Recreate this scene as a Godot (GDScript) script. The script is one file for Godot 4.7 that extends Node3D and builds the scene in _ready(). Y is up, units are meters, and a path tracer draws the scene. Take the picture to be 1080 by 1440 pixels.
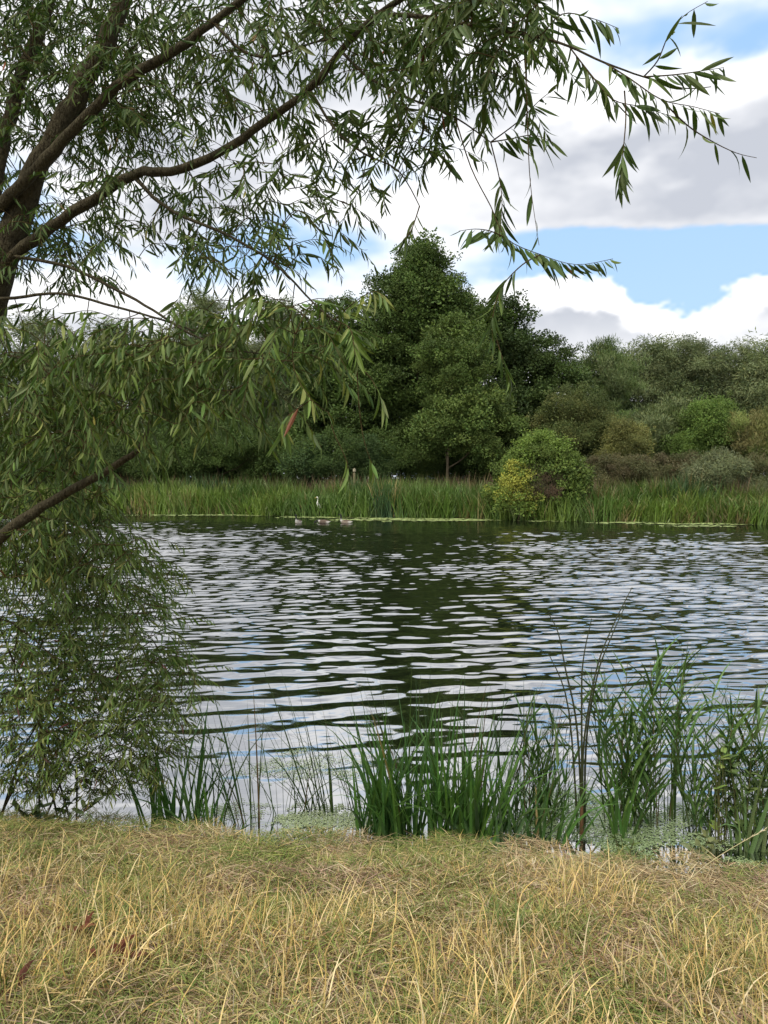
extends Node3D
# A pond seen from its grassy bank under a willow. Water level is y = 0, the camera stands 2.4 m above it; s = -z is the distance from the camera.

const EYE := Vector3(0, 2.4, 0)
const FOCAL := 1082.0
const PITCH := -2.54
var rng := RandomNumberGenerator.new()
var used := {}
var cam_basis: Basis


# ------------------------------------------------------------------ mesh helper
class MB:
	var v := PackedVector3Array()
	var n := PackedVector3Array()
	var c := PackedColorArray()
	var uv := PackedVector2Array()
	var idx := PackedInt32Array()
	var smooth := false
	func vert(p: Vector3, col: Color, nor := Vector3.UP) -> int:
		v.append(p)
		c.append(col)
		if smooth: n.append(nor)
		return v.size() - 1
	func tri(a: int, b: int, d: int) -> void:
		idx.append(a); idx.append(b); idx.append(d)
	func quad(a: int, b: int, d: int, e: int) -> void:
		idx.append(a); idx.append(b); idx.append(d)
		idx.append(a); idx.append(d); idx.append(e)
	func mesh(mat: Material) -> ArrayMesh:
		var arr := []
		arr.resize(Mesh.ARRAY_MAX)
		arr[Mesh.ARRAY_VERTEX] = v
		arr[Mesh.ARRAY_COLOR] = c
		if smooth: arr[Mesh.ARRAY_NORMAL] = n
		if uv.size() == v.size() and uv.size() > 0: arr[Mesh.ARRAY_TEX_UV] = uv
		arr[Mesh.ARRAY_INDEX] = idx
		var m := ArrayMesh.new()
		m.add_surface_from_arrays(Mesh.PRIMITIVE_TRIANGLES, arr)
		m.surface_set_material(0, mat)
		return m


func numbered(called: String) -> String:
	var k: int = used.get(called, -1) + 1
	used[called] = k
	return called if k == 0 else "%s_%03d" % [called, k]

func tag(o: Node3D, label: String, category: String, group := "", kind := "") -> void:
	if label: o.set_meta("label", label)
	if category: o.set_meta("category", category)
	if group: o.set_meta("group", group)
	if kind: o.set_meta("kind", kind)

func thing(called: String, at: Vector3, label: String, category: String, group := "", kind := "") -> Node3D:
	var o := Node3D.new()
	o.name = numbered(called)
	add_child(o)
	o.position = at
	tag(o, label, category, group, kind)
	return o

func part(called: String, m: Mesh, parent: Node, kind := "") -> MeshInstance3D:
	var o := MeshInstance3D.new()
	o.name = called
	o.mesh = m
	parent.add_child(o, true)
	if kind: o.set_meta("kind", kind)
	return o

func multi(called: String, m: Mesh, where: Array, tint: Array, parent: Node, kind := "") -> MultiMeshInstance3D:
	var mm := MultiMesh.new()
	mm.transform_format = MultiMesh.TRANSFORM_3D
	mm.use_colors = true
	mm.mesh = m
	mm.instance_count = where.size()
	for i in where.size():
		mm.set_instance_transform(i, where[i])
		mm.set_instance_color(i, tint[i])
	var o := MultiMeshInstance3D.new()
	o.name = called
	o.multimesh = mm
	parent.add_child(o, true)
	if kind: o.set_meta("kind", kind)
	return o

func rf(a: float, b: float) -> float:
	return rng.randf_range(a, b)

func at(px: float, py: float, s: float) -> Vector3:
	var d := cam_basis * Vector3((px - 540.0) / FOCAL, -(py - 720.0) / FOCAL, -1.0)
	return EYE + d * (s / -d.z)

func px_of(p: Vector3) -> Vector2:
	var q := cam_basis.inverse() * (p - EYE)
	return Vector2(540.0 + FOCAL * q.x / -q.z, 720.0 - FOCAL * q.y / -q.z)

func vary(c: Color, value: float, hue: float) -> Color:
	var k := 1.0 + rf(-value, value)
	var h := rf(-hue, hue)
	return Color(c.r * k * (1.0 + h), c.g * k, c.b * k * (1.0 - h))

func mixc(a: Color, b: Color, t: float) -> Color:
	return a.lerp(b, t)


# ------------------------------------------------------------------ materials
func noise_tex(size: int, freq: float, ramp: Array, seed_: int, octaves := 5, normal := false, bump := 4.0) -> NoiseTexture2D:
	var f := FastNoiseLite.new()
	f.noise_type = FastNoiseLite.TYPE_SIMPLEX_SMOOTH
	f.seed = seed_
	f.frequency = freq
	f.fractal_octaves = octaves
	f.fractal_gain = 0.6
	var t := NoiseTexture2D.new()
	t.width = size
	t.height = size
	t.seamless = true
	t.noise = f
	if normal:
		t.as_normal_map = true
		t.bump_strength = bump
	elif ramp.size():
		var g := Gradient.new()
		var offs := PackedFloat32Array()
		var cols := PackedColorArray()
		for r in ramp:
			offs.append(r[0])
			cols.append(r[1])
		g.offsets = offs
		g.colors = cols
		t.color_ramp = g
	return t

func leaf_mat(name_: String, rough := 0.5, back := Color(0.5, 0.55, 0.25), spec := 0.4) -> StandardMaterial3D:
	var m := StandardMaterial3D.new()
	m.resource_name = name_
	m.vertex_color_use_as_albedo = true
	m.roughness = rough
	m.metallic_specular = spec
	m.cull_mode = BaseMaterial3D.CULL_DISABLED
	if back.r > 0.0:
		m.backlight_enabled = true
		m.backlight = back
	return m

var M := {}
func make_materials() -> void:
	M.willow = leaf_mat("willow leaf", 0.55, Color(0.55, 0.66, 0.3), 0.32)
	M.tree = leaf_mat("tree leaf", 0.55, Color(0.5, 0.55, 0.25), 0.3)
	M.blade = leaf_mat("green blade", 0.45, Color(0.5, 0.6, 0.25), 0.4)
	M.straw = leaf_mat("dry grass", 0.7, Color(0.55, 0.5, 0.3), 0.25)
	M.plain = leaf_mat("plumage", 0.8, Color(0, 0, 0), 0.25)
	var bark := StandardMaterial3D.new()
	bark.resource_name = "willow bark"
	bark.vertex_color_use_as_albedo = true
	bark.roughness = 0.9
	bark.metallic_specular = 0.2
	bark.albedo_texture = noise_tex(512, 0.02, [[0.0, Color(0.45, 0.42, 0.36)], [0.45, Color(0.8, 0.78, 0.72)], [0.6, Color(0.95, 0.93, 0.86)], [1.0, Color(0.7, 0.75, 0.6)]], 3)
	bark.uv1_triplanar = true
	bark.uv1_world_triplanar = true
	bark.uv1_scale = Vector3(5.0, 1.6, 5.0)
	bark.heightmap_enabled = true
	bark.heightmap_texture = noise_tex(512, 0.03, [], 8)
	bark.heightmap_scale = 1.6
	M.bark = bark
	var earth := StandardMaterial3D.new()
	earth.resource_name = "earth and thatch"
	earth.vertex_color_use_as_albedo = true
	earth.roughness = 0.95
	earth.metallic_specular = 0.15
	earth.albedo_texture = noise_tex(1024, 0.02, [[0.0, Color(0.5, 0.42, 0.34)], [0.4, Color(0.78, 0.72, 0.6)], [0.6, Color(0.9, 0.88, 0.74)], [1.0, Color(1, 1, 0.92)]], 21, 6)
	earth.uv1_triplanar = true
	earth.uv1_world_triplanar = true
	earth.uv1_scale = Vector3(1.3, 1.3, 1.3)
	earth.heightmap_enabled = true
	earth.heightmap_texture = noise_tex(512, 0.05, [], 22)
	earth.heightmap_scale = 2.5
	M.earth = earth
	var water := StandardMaterial3D.new()
	water.resource_name = "pond water"
	water.albedo_color = Color(0.005, 0.007, 0.0045).linear_to_srgb()
	water.roughness = 0.03
	water.metallic_specular = 0.72
	water.refraction_enabled = true
	water.refraction_scale = WATER_SHINE
	M.water = water
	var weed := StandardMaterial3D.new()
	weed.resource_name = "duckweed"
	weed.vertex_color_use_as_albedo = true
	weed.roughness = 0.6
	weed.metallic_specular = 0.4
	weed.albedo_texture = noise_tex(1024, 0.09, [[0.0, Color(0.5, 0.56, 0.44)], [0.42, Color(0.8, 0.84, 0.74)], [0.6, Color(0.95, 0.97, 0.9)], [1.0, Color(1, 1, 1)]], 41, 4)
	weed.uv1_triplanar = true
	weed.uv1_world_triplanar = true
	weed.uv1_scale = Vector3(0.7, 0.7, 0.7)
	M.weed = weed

const WATER_SHINE := 0.24


# ------------------------------------------------------------------ sky
var sky_noise := FastNoiseLite.new()
var sky_fine := FastNoiseLite.new()

func bump(x: float, c: float, w: float) -> float:
	var t := (x - c) / w
	return exp(-t * t)

func sstep(a: float, b: float, x: float) -> float:
	var t := clampf((x - a) / (b - a), 0.0, 1.0)
	return t * t * (3.0 - 2.0 * t)

# how much cloud stands in a direction: noise, plus where this afternoon's banks and breaks lie
func cloud(az: float, el: float, x: float, y: float, z: float) -> float:
	var q := 1.0 / (0.35 + maxf(y, 0.0))
	var d := sky_noise.get_noise_3d(x * q * 100.0, y * 260.0, z * q * 100.0) * 0.95 + 0.34 + 0.16 * sstep(24.0, 45.0, el)
	var fine := sky_fine.get_noise_3d(x * 100.0, y * 170.0, z * 100.0)
	d += fine * 0.16
	# the flat-based bank with the blue break below it
	var base := 16.6 + 0.9 * sin(az * 0.11 + 0.6) + fine * 0.5
	var right := sstep(4.0, 15.0, az) * sstep(95.0, 60.0, az)
	d += right * (0.9 * sstep(base - 0.25, base + 0.9, el) * sstep(27.0, 22.0, el) - 1.1 * sstep(base + 0.2, base - 0.6, el) * sstep(11.2, 14.0, el + fine * 2.0 + 1.2 * sin(az * 0.33 + 1.2)))
	# low cumulus under the break
	d += right * 0.9 * sstep(13.9, 12.2, el + fine * 2.6 + 1.2 * sin(az * 0.33 + 1.2))
	# high break, and the softer ones behind the willow
	d -= 0.5 * bump(az, 27.0, 9.0) * bump(el, 27.2 + fine * 1.5, 1.7)
	d -= 0.2 * bump(az, 22.0, 10.0) * bump(el, 31.0, 3.0)
	d -= 0.32 * bump(az, -10.0, 6.5) * bump(el, 15.0, 2.4)
	d -= 0.4 * bump(az, -3.0, 3.5) * bump(el, 12.5, 2.0)
	d -= 0.5 * bump(az, -26.0, 4.0) * bump(el, 15.0, 3.0)
	d += 0.6 * bump(az, -19.0, 5.0) * bump(el, 11.0, 2.5)
	d += 0.45 * bump(az, -10.0, 16.0) * bump(el, 24.0, 6.0)
	return d

func sky_color(az: float, el: float) -> Color:
	var a := deg_to_rad(az)
	var e := deg_to_rad(el)
	var ce := cos(e)
	var x := sin(a) * ce
	var y := sin(e)
	var z := -cos(a) * ce
	var t := pow(1.0 - clampf(y, 0.0, 1.0), 2.2)
	var blue := Color(0.30, 0.53, 0.88).lerp(Color(0.58, 0.80, 1.04), t)
	var d := cloud(az, el, x, y, z)
	var e2 := deg_to_rad(el + 1.6)
	var d2 := cloud(az, el + 1.6, sin(a) * cos(e2), sin(e2), -cos(a) * cos(e2))
	var cover := sstep(-0.22, 0.42, d)
	# thick cloud seen from below is grey, lit tops and thin edges are white
	var grey := clampf(sstep(0.25, 1.0, d2) * 0.75 + sstep(0.5, 1.3, d) * 0.3 - sstep(0.0, 0.6, d - d2) * 0.5, 0.0, 1.0)
	grey = clampf(grey + 0.55 * sky_fine.get_noise_3d(x * 60.0 + 9.0, y * 110.0, z * 60.0) * sstep(0.1, 0.5, d), 0.0, 1.0)
	grey *= sstep(6.0, 12.5, el) * 0.85 + 0.15
	var white := Color(1.12, 1.12, 1.13)
	var dark := Color(0.56, 0.59, 0.66)
	var cl := white.lerp(dark, grey)
	return blue.lerp(cl, cover)

func make_sky() -> Sky:
	sky_noise.noise_type = FastNoiseLite.TYPE_SIMPLEX_SMOOTH
	sky_noise.seed = 11
	sky_noise.frequency = 0.018
	sky_noise.fractal_octaves = 5
	sky_noise.fractal_gain = 0.52
	sky_fine.noise_type = FastNoiseLite.TYPE_SIMPLEX_SMOOTH
	sky_fine.seed = 5
	sky_fine.frequency = 0.07
	sky_fine.fractal_octaves = 5
	sky_fine.fractal_gain = 0.6
	var W := 4096
	var H := 2048
	var k := 8
	var low := PackedFloat32Array()
	var lw := W / k
	var lh := H / k
	low.resize(lw * lh * 3)
	for j in lh:
		var el := 90.0 - (j + 0.5) * 180.0 / lh
		for i in lw:
			var az := (i + 0.5) * 360.0 / lw
			if az > 180.0: az -= 360.0
			var col := sky_color(az, maxf(el, 0.5)) if el > -8.0 else Color(0.5, 0.55, 0.55)
			var o := (j * lw + i) * 3
			low[o] = col.r
			low[o + 1] = col.g
			low[o + 2] = col.b
	var img := Image.create_from_data(lw, lh, false, Image.FORMAT_RGBF, low.to_byte_array())
	img.resize(W, H, Image.INTERPOLATE_CUBIC)
	var half := 372
	var top := int((90.0 - 37.0) / 180.0 * H)
	var rows := int(40.0 / 180.0 * H)
	var hw := half / 2
	var hr := rows / 2
	for side in 2:
		var patch := PackedFloat32Array()
		patch.resize(hw * hr * 3)
		for j in hr:
			var el := 90.0 - (j * 2 + top + 1.0) * 180.0 / H
			for i in hw:
				var az := (i * 2 + 1.0) * 360.0 / W if side == 0 else (i * 2 + 1.0 - half) * 360.0 / W
				var col := sky_color(az, maxf(el, 0.5))
				var o := (j * hw + i) * 3
				patch[o] = col.r
				patch[o + 1] = col.g
				patch[o + 2] = col.b
		var p := Image.create_from_data(hw, hr, false, Image.FORMAT_RGBF, patch.to_byte_array())
		p.resize(hw * 2, hr * 2, Image.INTERPOLATE_CUBIC)
		img.blit_rect(p, Rect2i(0, 0, hw * 2, hr * 2), Vector2i(0 if side == 0 else W - half, top))
	var pm := PanoramaSkyMaterial.new()
	pm.panorama = ImageTexture.create_from_image(img)
	pm.energy_multiplier = 1.0
	var sk := Sky.new()
	sk.sky_material = pm
	return sk


# ------------------------------------------------------------------ lie of the land
var lump := FastNoiseLite.new()

func crest(x: float) -> float:
	return 4.58 - 0.14 * clampf(x, -9.0, 9.0) + 0.05 * sin(x * 2.3)

func far_shore(x: float) -> float:
	return 46.9 - 0.344 * clampf(x, -45.0, 40.0) + 0.35 * sin(x * 0.5) + 0.25 * sin(x * 1.13 + 1.0)

func ground_y(x: float, s: float) -> float:
	var sc := crest(x)
	var sf := far_shore(x)
	if s < sc:
		var t := clampf((sc - s) / 2.9, 0.0, 1.0)
		return 0.15 + 0.65 * (t * 0.6 + 0.4 * t * t * (3.0 - 2.0 * t)) + 0.035 * lump.get_noise_2d(x * 14.0, s * 14.0)
	if s < sf:
		var a := s - sc
		var b := sf - s
		var h := 0.15 - 0.75 * clampf(a / 0.9, 0.0, 1.0) - 0.8 * clampf(a / 5.0, 0.0, 1.0)
		var h2 := 0.06 - 0.5 * clampf(b / 1.2, 0.0, 1.0) - 1.1 * clampf(b / 6.0, 0.0, 1.0)
		return maxf(h, h2)
	var u := s - sf
	return 0.06 + 0.35 * clampf(u / 2.5, 0.0, 1.0) + 0.5 * clampf(u / 30.0, 0.0, 1.0) + 0.1 * lump.get_noise_2d(x, s)

func make_ground() -> void:
	lump.seed = 4
	lump.frequency = 0.08
	lump.fractal_octaves = 4
	var ss := []
	for q in [-400.0, -150.0, -60.0, -25.0, -10.0, -4.0, -1.0, 0.0, 0.6, 1.0]: ss.append(q)
	var q := 1.2
	while q < 6.6:
		ss.append(q)
		q += 0.07
	while q < 36.0:
		ss.append(q)
		q += 1.6
	while q < 68.0:
		ss.append(q)
		q += 0.5
	while q < 1500.0:
		ss.append(q)
		q *= 1.2
	var xs := []
	q = 0.0
	while q < 4.5:
		xs.append(q)
		q += 0.1
	while q < 1200.0:
		xs.append(q)
		q += maxf(0.2, (q - 3.5) * 0.13)
	var full := []
	for i in range(xs.size() - 1, 0, -1): full.append(-xs[i])
	full.append_array(xs)
	var mb := MB.new()
	mb.smooth = true
	var patchy := FastNoiseLite.new()
	patchy.seed = 9
	patchy.frequency = 0.9
	patchy.fractal_octaves = 4
	for s: float in ss:
		for x: float in full:
			var y := ground_y(x, s)
			var e := 0.05 + 0.01 * s if s > 0 else 0.05
			var nrm := Vector3(ground_y(x - e, s) - ground_y(x + e, s), 2.0 * e, -(ground_y(x, s - e) - ground_y(x, s + e))).normalized()
			var sc := crest(x)
			var col: Color
			if s < sc + 0.15:
				var g := patchy.get_noise_2d(x, s) * 0.5 + 0.5
				col = Color(0.20, 0.145, 0.085).lerp(Color(0.33, 0.26, 0.135), g)
			elif s < far_shore(x):
				col = Color(0.05, 0.045, 0.03)
			else:
				col = Color(0.045, 0.06, 0.022)
			mb.vert(Vector3(x, y, -s), col, nrm)
	var w := full.size()
	for j in ss.size() - 1:
		for i in w - 1:
			var a: int = j * w + i
			mb.quad(a, a + w, a + w + 1, a + 1)
	var o := part("ground", mb.mesh(M.earth), self)
	tag(o, "grassy bank, pond bed and far meadow ground", "ground", "", "structure")


# ------------------------------------------------------------------ water
var waves := []
var gust := FastNoiseLite.new()

func make_waves() -> void:
	rng.seed = 77
	gust.seed = 3
	gust.frequency = 0.05
	gust.fractal_octaves = 3
	# main trains of ripples cross from the left, a second one from the right, then chop
	for i in 8:
		var lam := rf(0.40, 0.62)
		var th := deg_to_rad(rf(-18.0, -8.0))
		waves.append([TAU / lam * sin(th), TAU / lam * cos(th), rf(0, TAU), 0.026 * lam / TAU])
	for i in 6:
		var lam := rf(0.34, 0.56)
		var th := deg_to_rad(rf(12.0, 25.0))
		waves.append([TAU / lam * sin(th), TAU / lam * cos(th), rf(0, TAU), 0.017 * lam / TAU])
	for i in 4:
		var lam := rf(1.0, 1.7)
		var th := deg_to_rad(rf(-20.0, 20.0))
		waves.append([TAU / lam * sin(th), TAU / lam * cos(th), rf(0, TAU), 0.012 * lam / TAU])
	for i in 16:
		var lam := rf(0.14, 0.32)
		var th := deg_to_rad(rf(-32.0, 18.0))
		waves.append([TAU / lam * sin(th), TAU / lam * cos(th), rf(0, TAU), 0.022 * lam / TAU])

func calm(x: float, s: float) -> float:
	var a := s - crest(x)
	var b := far_shore(x) - s
	var k := sstep(0.6, 3.5, a) * 0.42 + sstep(3.0, 13.0, a) * 0.5 + 0.08
	k *= sstep(2.0, 17.0, b) * 0.92 + 0.08
	k *= 0.75 + 0.5 * (gust.get_noise_2d(x * 2.0, s * 3.5) + 0.3)
	# the tall trees shelter a lane down the middle; wind freshens the water to both sides
	k *= 0.82 + 0.42 * sstep(1.0, 5.5, absf(x - 0.05 * s))
	return maxf(k * 1.75, 0.08)

func make_water() -> void:
	make_waves()
	var mb := MB.new()
	mb.smooth = true
	# rows follow the distance so that near ripples get more points than far ones
	var ss := []
	var q := 4.1
	while q < 64.0:
		ss.append(q)
		q += clampf(q * 0.003, 0.02, 0.068)
	var us := []
	var u := 0.0
	while u < 0.62:
		us.append(u)
		u += 0.0052
	while u < 3.2:
		us.append(u)
		u *= 1.06
	var full := []
	for i in range(us.size() - 1, 0, -1): full.append(-us[i])
	full.append_array(us)
	var nw := waves.size()
	var kx := PackedFloat32Array()
	var kz := PackedFloat32Array()
	var ph := PackedFloat32Array()
	var am := PackedFloat32Array()
	for wv in waves:
		kx.append(wv[0]); kz.append(wv[1]); ph.append(wv[2]); am.append(wv[3])
	for s: float in ss:
		for u_: float in full:
			var x: float = u_ * (s + 3.0)
			var k := calm(x, s)
			var h := 0.0
			var dx := 0.0
			var ds := 0.0
			for i in nw:
				var p := kx[i] * x + kz[i] * s + ph[i]
				var c := cos(p) * am[i]
				h += sin(p) * am[i]
				dx += c * kx[i]
				ds += c * kz[i]
			var nrm := Vector3(-dx * k, 1.0, ds * k).normalized()
			mb.vert(Vector3(x, h * k, -s), Color.WHITE, nrm)
	var w := full.size()
	for j in ss.size() - 1:
		for i in w - 1:
			var a: int = j * w + i
			mb.quad(a, a + w, a + w + 1, a + 1)
	var o := part("pond_water", mb.mesh(M.water), self)
	tag(o, "rippled dark pond water reflecting trees and sky", "water", "", "structure")


# ------------------------------------------------------------------ trunks, crowns, bushes
# a tapered tube along points; radii per point
func tube(mb: MB, pts: PackedVector3Array, rad: PackedFloat32Array, sides: int, col: Color, rough := 0.0) -> void:
	var first := mb.v.size()
	var n := pts.size()
	var up := Vector3(0.31, 0.2, 0.93).normalized()
	for i in n:
		var t := (pts[mini(i + 1, n - 1)] - pts[maxi(i - 1, 0)]).normalized()
		var a := t.cross(up)
		if a.length() < 0.05: a = t.cross(Vector3.RIGHT)
		a = a.normalized()
		var b := t.cross(a)
		for k in sides:
			var w := TAU * k / sides
			var d := a * cos(w) + b * sin(w)
			var r := rad[i] * (1.0 + (rough * sin(w * 3.0 + i * 0.9) + rough * sin(w * 2.0 - i * 1.7) if rough > 0.0 else 0.0))
			mb.vert(pts[i] + d * r, col, d)
	for i in n - 1:
		for k in sides:
			var a := first + i * sides + k
			var b := first + i * sides + (k + 1) % sides
			mb.quad(a, a + sides, b + sides, b)

func smooth_line(pts: Array, per: int) -> PackedVector3Array:
	var out := PackedVector3Array()
	var n := pts.size()
	for i in n - 1:
		var p0: Vector3 = pts[maxi(i - 1, 0)]
		var p1: Vector3 = pts[i]
		var p2: Vector3 = pts[i + 1]
		var p3: Vector3 = pts[mini(i + 2, n - 1)]
		for k in per:
			out.append(p1.cubic_interpolate(p2, p0, p3, float(k) / per))
	out.append(pts[n - 1])
	return out

# a bough: sprays of small leaves round a centre, about one unit across; the tint comes per copy
func bough_mesh(clumps: int, n: int, size: float, long_: float, wide: float, hang: float, seed_: int, mat: Material) -> ArrayMesh:
	rng.seed = seed_
	var mb := MB.new()
	for q in clumps:
		var c := Vector3(rng.randfn(), rng.randfn() * 0.6, rng.randfn()) * 0.6
		var ck := rf(0.8, 1.2)
		var sz := size * rf(0.7, 1.2)
		for i in n:
			var p := Vector3(rf(-1, 1), rf(-1, 1), rf(-1, 1))
			while p.length() > 1.0: p = Vector3(rf(-1, 1), rf(-1, 1), rf(-1, 1))
			p.y *= 0.8
			var d := (p * 0.9 + Vector3(rf(-1, 1), rf(-0.7, 0.9) - hang, rf(-1, 1))).normalized()
			var side := d.cross(Vector3(rf(-1, 1), rf(-0.2, 1), rf(-1, 1))).normalized()
			var L := long_ * rf(0.7, 1.3)
			var w := wide * rf(0.8, 1.25)
			var nn := d.cross(side)
			var k := ck * rf(0.72, 1.25)
			var h := rf(-0.14, 0.14)
			var col := Color(k * (1.0 + h), k, k * (1.0 - h))
			p = c + p * sz
			L *= sz
			w *= sz
			var a := mb.vert(p, col)
			var b := mb.vert(p + d * L * 0.5 + side * w * 0.5 + nn * w * 0.15, col)
			var e := mb.vert(p + d * L - nn * L * 0.12, col)
			var f := mb.vert(p + d * L * 0.5 - side * w * 0.5 + nn * w * 0.15, col)
			mb.tri(a, b, e)
			mb.tri(a, e, f)
	return mb.mesh(mat)

var CL := {}
func make_clumps() -> void:
	for k in 4:
		for e in [["broad", 15, 46, 0.62, 0.36, 0.25, 0.1], ["fine", 16, 56, 0.62, 0.32, 0.13, 0.1], ["willow", 15, 56, 0.66, 0.46, 0.09, 0.35], ["feather", 14, 50, 0.62, 0.6, 0.09, -0.9]]:
			if not CL.has(e[0]): CL[e[0]] = []
			CL[e[0]].append(bough_mesh(e[1], e[2], e[3], e[4], e[5], e[6], 10 + k * 7 + int(e[1]), M.tree))

# lobes: [photo x, photo y, half width, half height, distance off the tree's own]; opts: clump, size, count, color, gap
func tree(called: String, label: String, category: String, group: String, bx: float, s: float, lobes: Array, opt: Dictionary) -> void:
	var x0 := (bx - 540.0) / FOCAL * s
	var base := Vector3(x0, ground_y(x0, s) - 0.05, -s)
	var o := thing(called, base, label, category, group)
	var m := s / FOCAL
	var size: float = opt.get("size", 0.55)
	var col: Color = opt.color
	var col2: Color = opt.get("color2", col)
	var where := []
	var tint := []
	var trunk_mb := MB.new()
	trunk_mb.smooth = true
	var bark: Color = opt.get("bark", Color(0.09, 0.075, 0.055))
	var tr: float = opt.get("trunk", 0.16)
	var top := Vector3.ZERO
	var centres := []
	var area := 0.0
	for l in lobes:
		var c := at(l[0], l[1], s + l[4])
		centres.append(c)
		area += l[2] * l[3]
		if c.y > top.y: top = c
	var spine := smooth_line([base, base.lerp(top, 0.35) + Vector3(rf(-0.3, 0.3), 0, rf(-0.3, 0.3)), base.lerp(top, 0.7) + Vector3(rf(-0.3, 0.3), 0, rf(-0.3, 0.3)), top], 4)
	var radii := PackedFloat32Array()
	for i in spine.size(): radii.append(tr * (1.0 - 0.82 * i / (spine.size() - 1)))
	var local := PackedVector3Array()
	for p in spine: local.append(p - base)
	tube(trunk_mb, local, radii, 8, bark, 0.06)
	for c: Vector3 in centres:
		var from: Vector3 = spine[int(clampf((c.y - base.y) * 0.55 / maxf(top.y - base.y, 0.1), 0.08, 0.9) * (spine.size() - 1))]
		var ln := smooth_line([from - base, from.lerp(c, 0.5) - base + Vector3(0, -0.1 * from.distance_to(c), 0), c - base], 3)
		var rr := PackedFloat32Array()
		for i in ln.size(): rr.append(tr * 0.45 * (1.0 - 0.75 * i / (ln.size() - 1)))
		tube(trunk_mb, ln, rr, 6, bark)
	var total: int = opt.get("count", 2500)
	var gap: float = opt.get("gap", 0.55)
	var kinds: Array = CL[opt.get("clump", "broad")]
	var put := [[], [], [], []]
	var cols := [[], [], [], []]
	for li in lobes.size():
		var l: Array = lobes[li]
		var c: Vector3 = centres[li]
		var rx: float = l[2] * m
		var ry: float = l[3] * m
		var rz: float = (rx + minf(ry, rx * 1.4)) * 0.5
		var n := maxi(4, int(total / 15.0 * l[2] * l[3] / area))
		for b in n:
			var d := Vector3(rng.randfn(), rng.randfn() + 0.15, rng.randfn()).normalized()
			var k := pow(rng.randf(), 0.26) * rf(0.84, 1.1)
			var p := c + Vector3(d.x * rx, d.y * ry, d.z * rz) * k
			var br: float = size * rf(0.95, 1.75)
			if rng.randf() < 0.16:
				p += Vector3(d.x * rx, absf(d.y) * ry, d.z * rz) * rf(0.05, 0.22)
				br *= rf(0.4, 0.7)
			if p.y < base.y + br * 0.5: continue
			var bs := Basis.from_euler(Vector3(rf(-0.35, 0.35), rf(0, TAU), rf(-0.35, 0.35))).scaled(Vector3(br, br * rf(0.8, 1.15), br))
			var j := rng.randi() % 4
			put[j].append(Transform3D(bs, p - base))
			var kk := rf(0.72, 1.28)
			var btint := mixc(col, col2, rng.randf())
			cols[j].append(Color(btint.r * kk, btint.g * kk, btint.b * kk))
	part("trunk", trunk_mb.mesh(M.bark), o)
	var crown := Node3D.new()
	crown.name = "crown"
	o.add_child(crown)
	for j in 4:
		if put[j].size(): multi("boughs", kinds[j], put[j], cols[j], crown, "stuff")

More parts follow.
